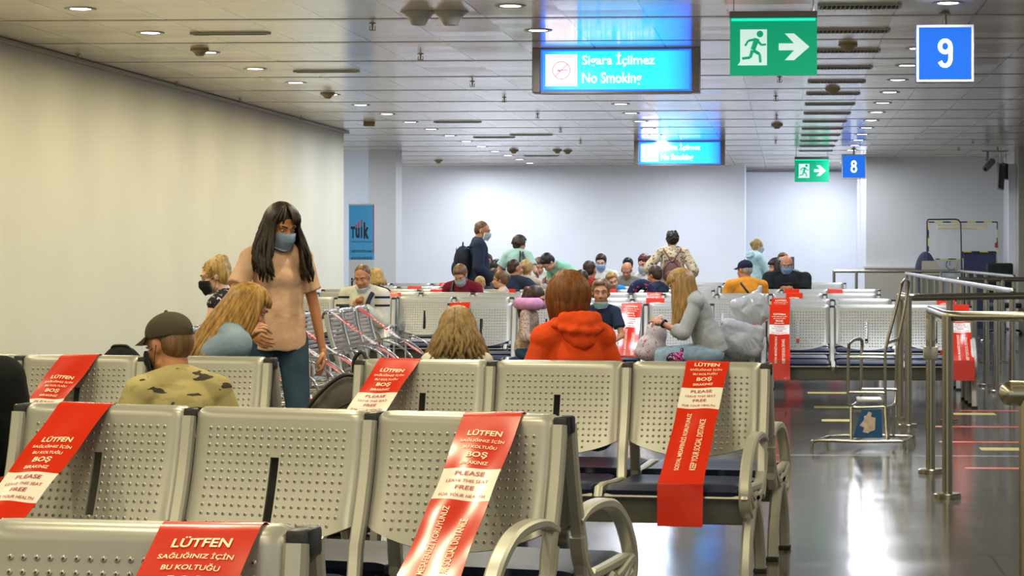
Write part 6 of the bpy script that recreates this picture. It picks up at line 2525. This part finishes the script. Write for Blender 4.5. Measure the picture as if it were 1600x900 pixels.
# patterned round travel pillow
p = atd(1003, 449, 26.2)
b = MB()
rp = pattern('navy_red_print', (0.018, 0.025, 0.07), [((0.50, 0.04, 0.06), 0.60), ((0.30, 0.40, 0.50), 0.68)], 22)
p.z = 0.60
b.tube([(0.115 * math.sin(R(a)), 0.02, 0.16 + 0.135 * math.cos(R(a))) for a in range(-150, 151, 12)], [0.045] + [0.062] * 24 + [0.045], 14)
tag(b.obj('travel_pillow', rp, None, True, (p.x, p.y, p.z + 0.065)), 'navy and red patterned travel pillow standing on a bench back below the red haired woman', 'travel pillow')
p = atd(1132, 433, 33.0)
b = MB()
b.ell((0, 0, 0.0), (0.085, 0.06, 0.07), None, 18)
b.tube([(0, 0, -0.05), (0, 0, -0.5)], 0.03, 8)
# dark bag behind the cap man, shoulder bag of the woman in mint
inf = FI[1]
b = MB()
sb = M['black']
pa = [inf['tp'](0.10, -0.10, 0.50), inf['tp'](0.12, -0.15, 0.30), inf['tp'](0.14, -0.17, 0.12), inf['tp'](0.16, -0.17, 0.02)]
b.tube(spline(pa, 4), 0.012, 6)
pa = [inf['tp'](0.14, -0.09, 0.49), inf['tp'](0.18, -0.14, 0.30), inf['tp'](0.20, -0.16, 0.12), inf['tp'](0.20, -0.17, 0.02)]
b.tube(spline(pa, 4), 0.012, 6)
be = empty('shoulder_bag', inf['e'].location, R(inf['yaw']), 'black shoulder bag hanging behind the woman in the mint top', 'bag')
b.obj('bag_straps', sb, be, True)
b = MB()
c_ = inf['tp'](0.19, -0.19, -0.14)
b.box(c_, (0.26, 0.09, 0.34), 0, 0.03, seg=3)
b.obj('bag_body', C['black'], be, 60)
# strap across the amber shirt
inf = FI[23]
b = MB()
b.tube(spline([inf['tp'](-0.12, -0.05, 0.49), inf['tp'](-0.06, -0.135, 0.38), inf['tp'](0.06, -0.14, 0.22), inf['tp'](0.16, -0.10, 0.08)], 5), 0.014, 8)
b.obj('cross_strap', M['black'], inf['e'], True)
inf = FI[14]
b = MB()
b.tube(spline([inf['tp'](0.10, -0.06, 0.48), inf['tp'](0.11, -0.13, 0.32), inf['tp'](0.11, -0.13, 0.1)], 5), 0.018, 8)
b.obj('cross_strap', M['black'], inf['e'], True)
inf = wj
b = MB()
b.tube(spline([inf['tp'](-0.12, 0.09, 0.47), inf['tp'](-0.08, 0.155, 0.34), inf['tp'](-0.10, 0.165, 0.15)], 5), 0.022, 8)
b.obj('bag_strap', M['navy_vinyl'], inf['e'], True)
inf = FI[3]
b = MB()
b.tube(spline([inf['tp'](0.10, 0.03, 0.50), inf['tp'](0.11, 0.12, 0.38), inf['tp'](0.11, 0.14, 0.15)], 5), 0.022, 8)
b.obj('bag_strap', M['black'], inf['e'], True)

# black bag on the seat by the left wall
p = atd(190, 552, 14.1)
p.z = 0.415
b = MB()
b.ell((0, 0, 0.16), (0.15, 0.13, 0.19), None, 18).ell((0.05, 0, 0.10), (0.16, 0.13, 0.12), None, 16).box((0, 0, 0.05), (0.3, 0.22, 0.1), 0, 0.03)
e = empty('black_bag', p, 0, 'rounded black bag showing above the bench crest left of the olive cap', 'bag')
new_obj('bag_body', remesh(b, 0.012, 3), C['black'], e)
b = MB()
b.tube(spline([(-0.06, -0.02, 0.31), (-0.04, -0.03, 0.345), (0.04, -0.03, 0.345), (0.07, -0.02, 0.31)], 5), 0.008, 8)
b.obj('bag_handle', M['black'], e, True)
# laptop before the woman in aqua
inf = FI[24]
p = to_world(inf, (inf['W']['L'] + inf['W']['R']) / 2 + Vector((0, 0.08, 0.02)))
e = empty('laptop', p, yawv(inf), 'dark open laptop in front of the woman in pale aqua', 'laptop')
b = MB()
b.box((0, 0.02, 0), (0.34, 0.24, 0.015), 0, 0.004)
b.obj('keyboard_base', M['black'], e)
b = MB()
b.box((0, 0.18, 0.11), (0.34, 0.012, 0.23), 0, 0.004, rot=None)
b.obj('lid', mat('laptop_lid', (0.05, 0.055, 0.09), 0.4), e)
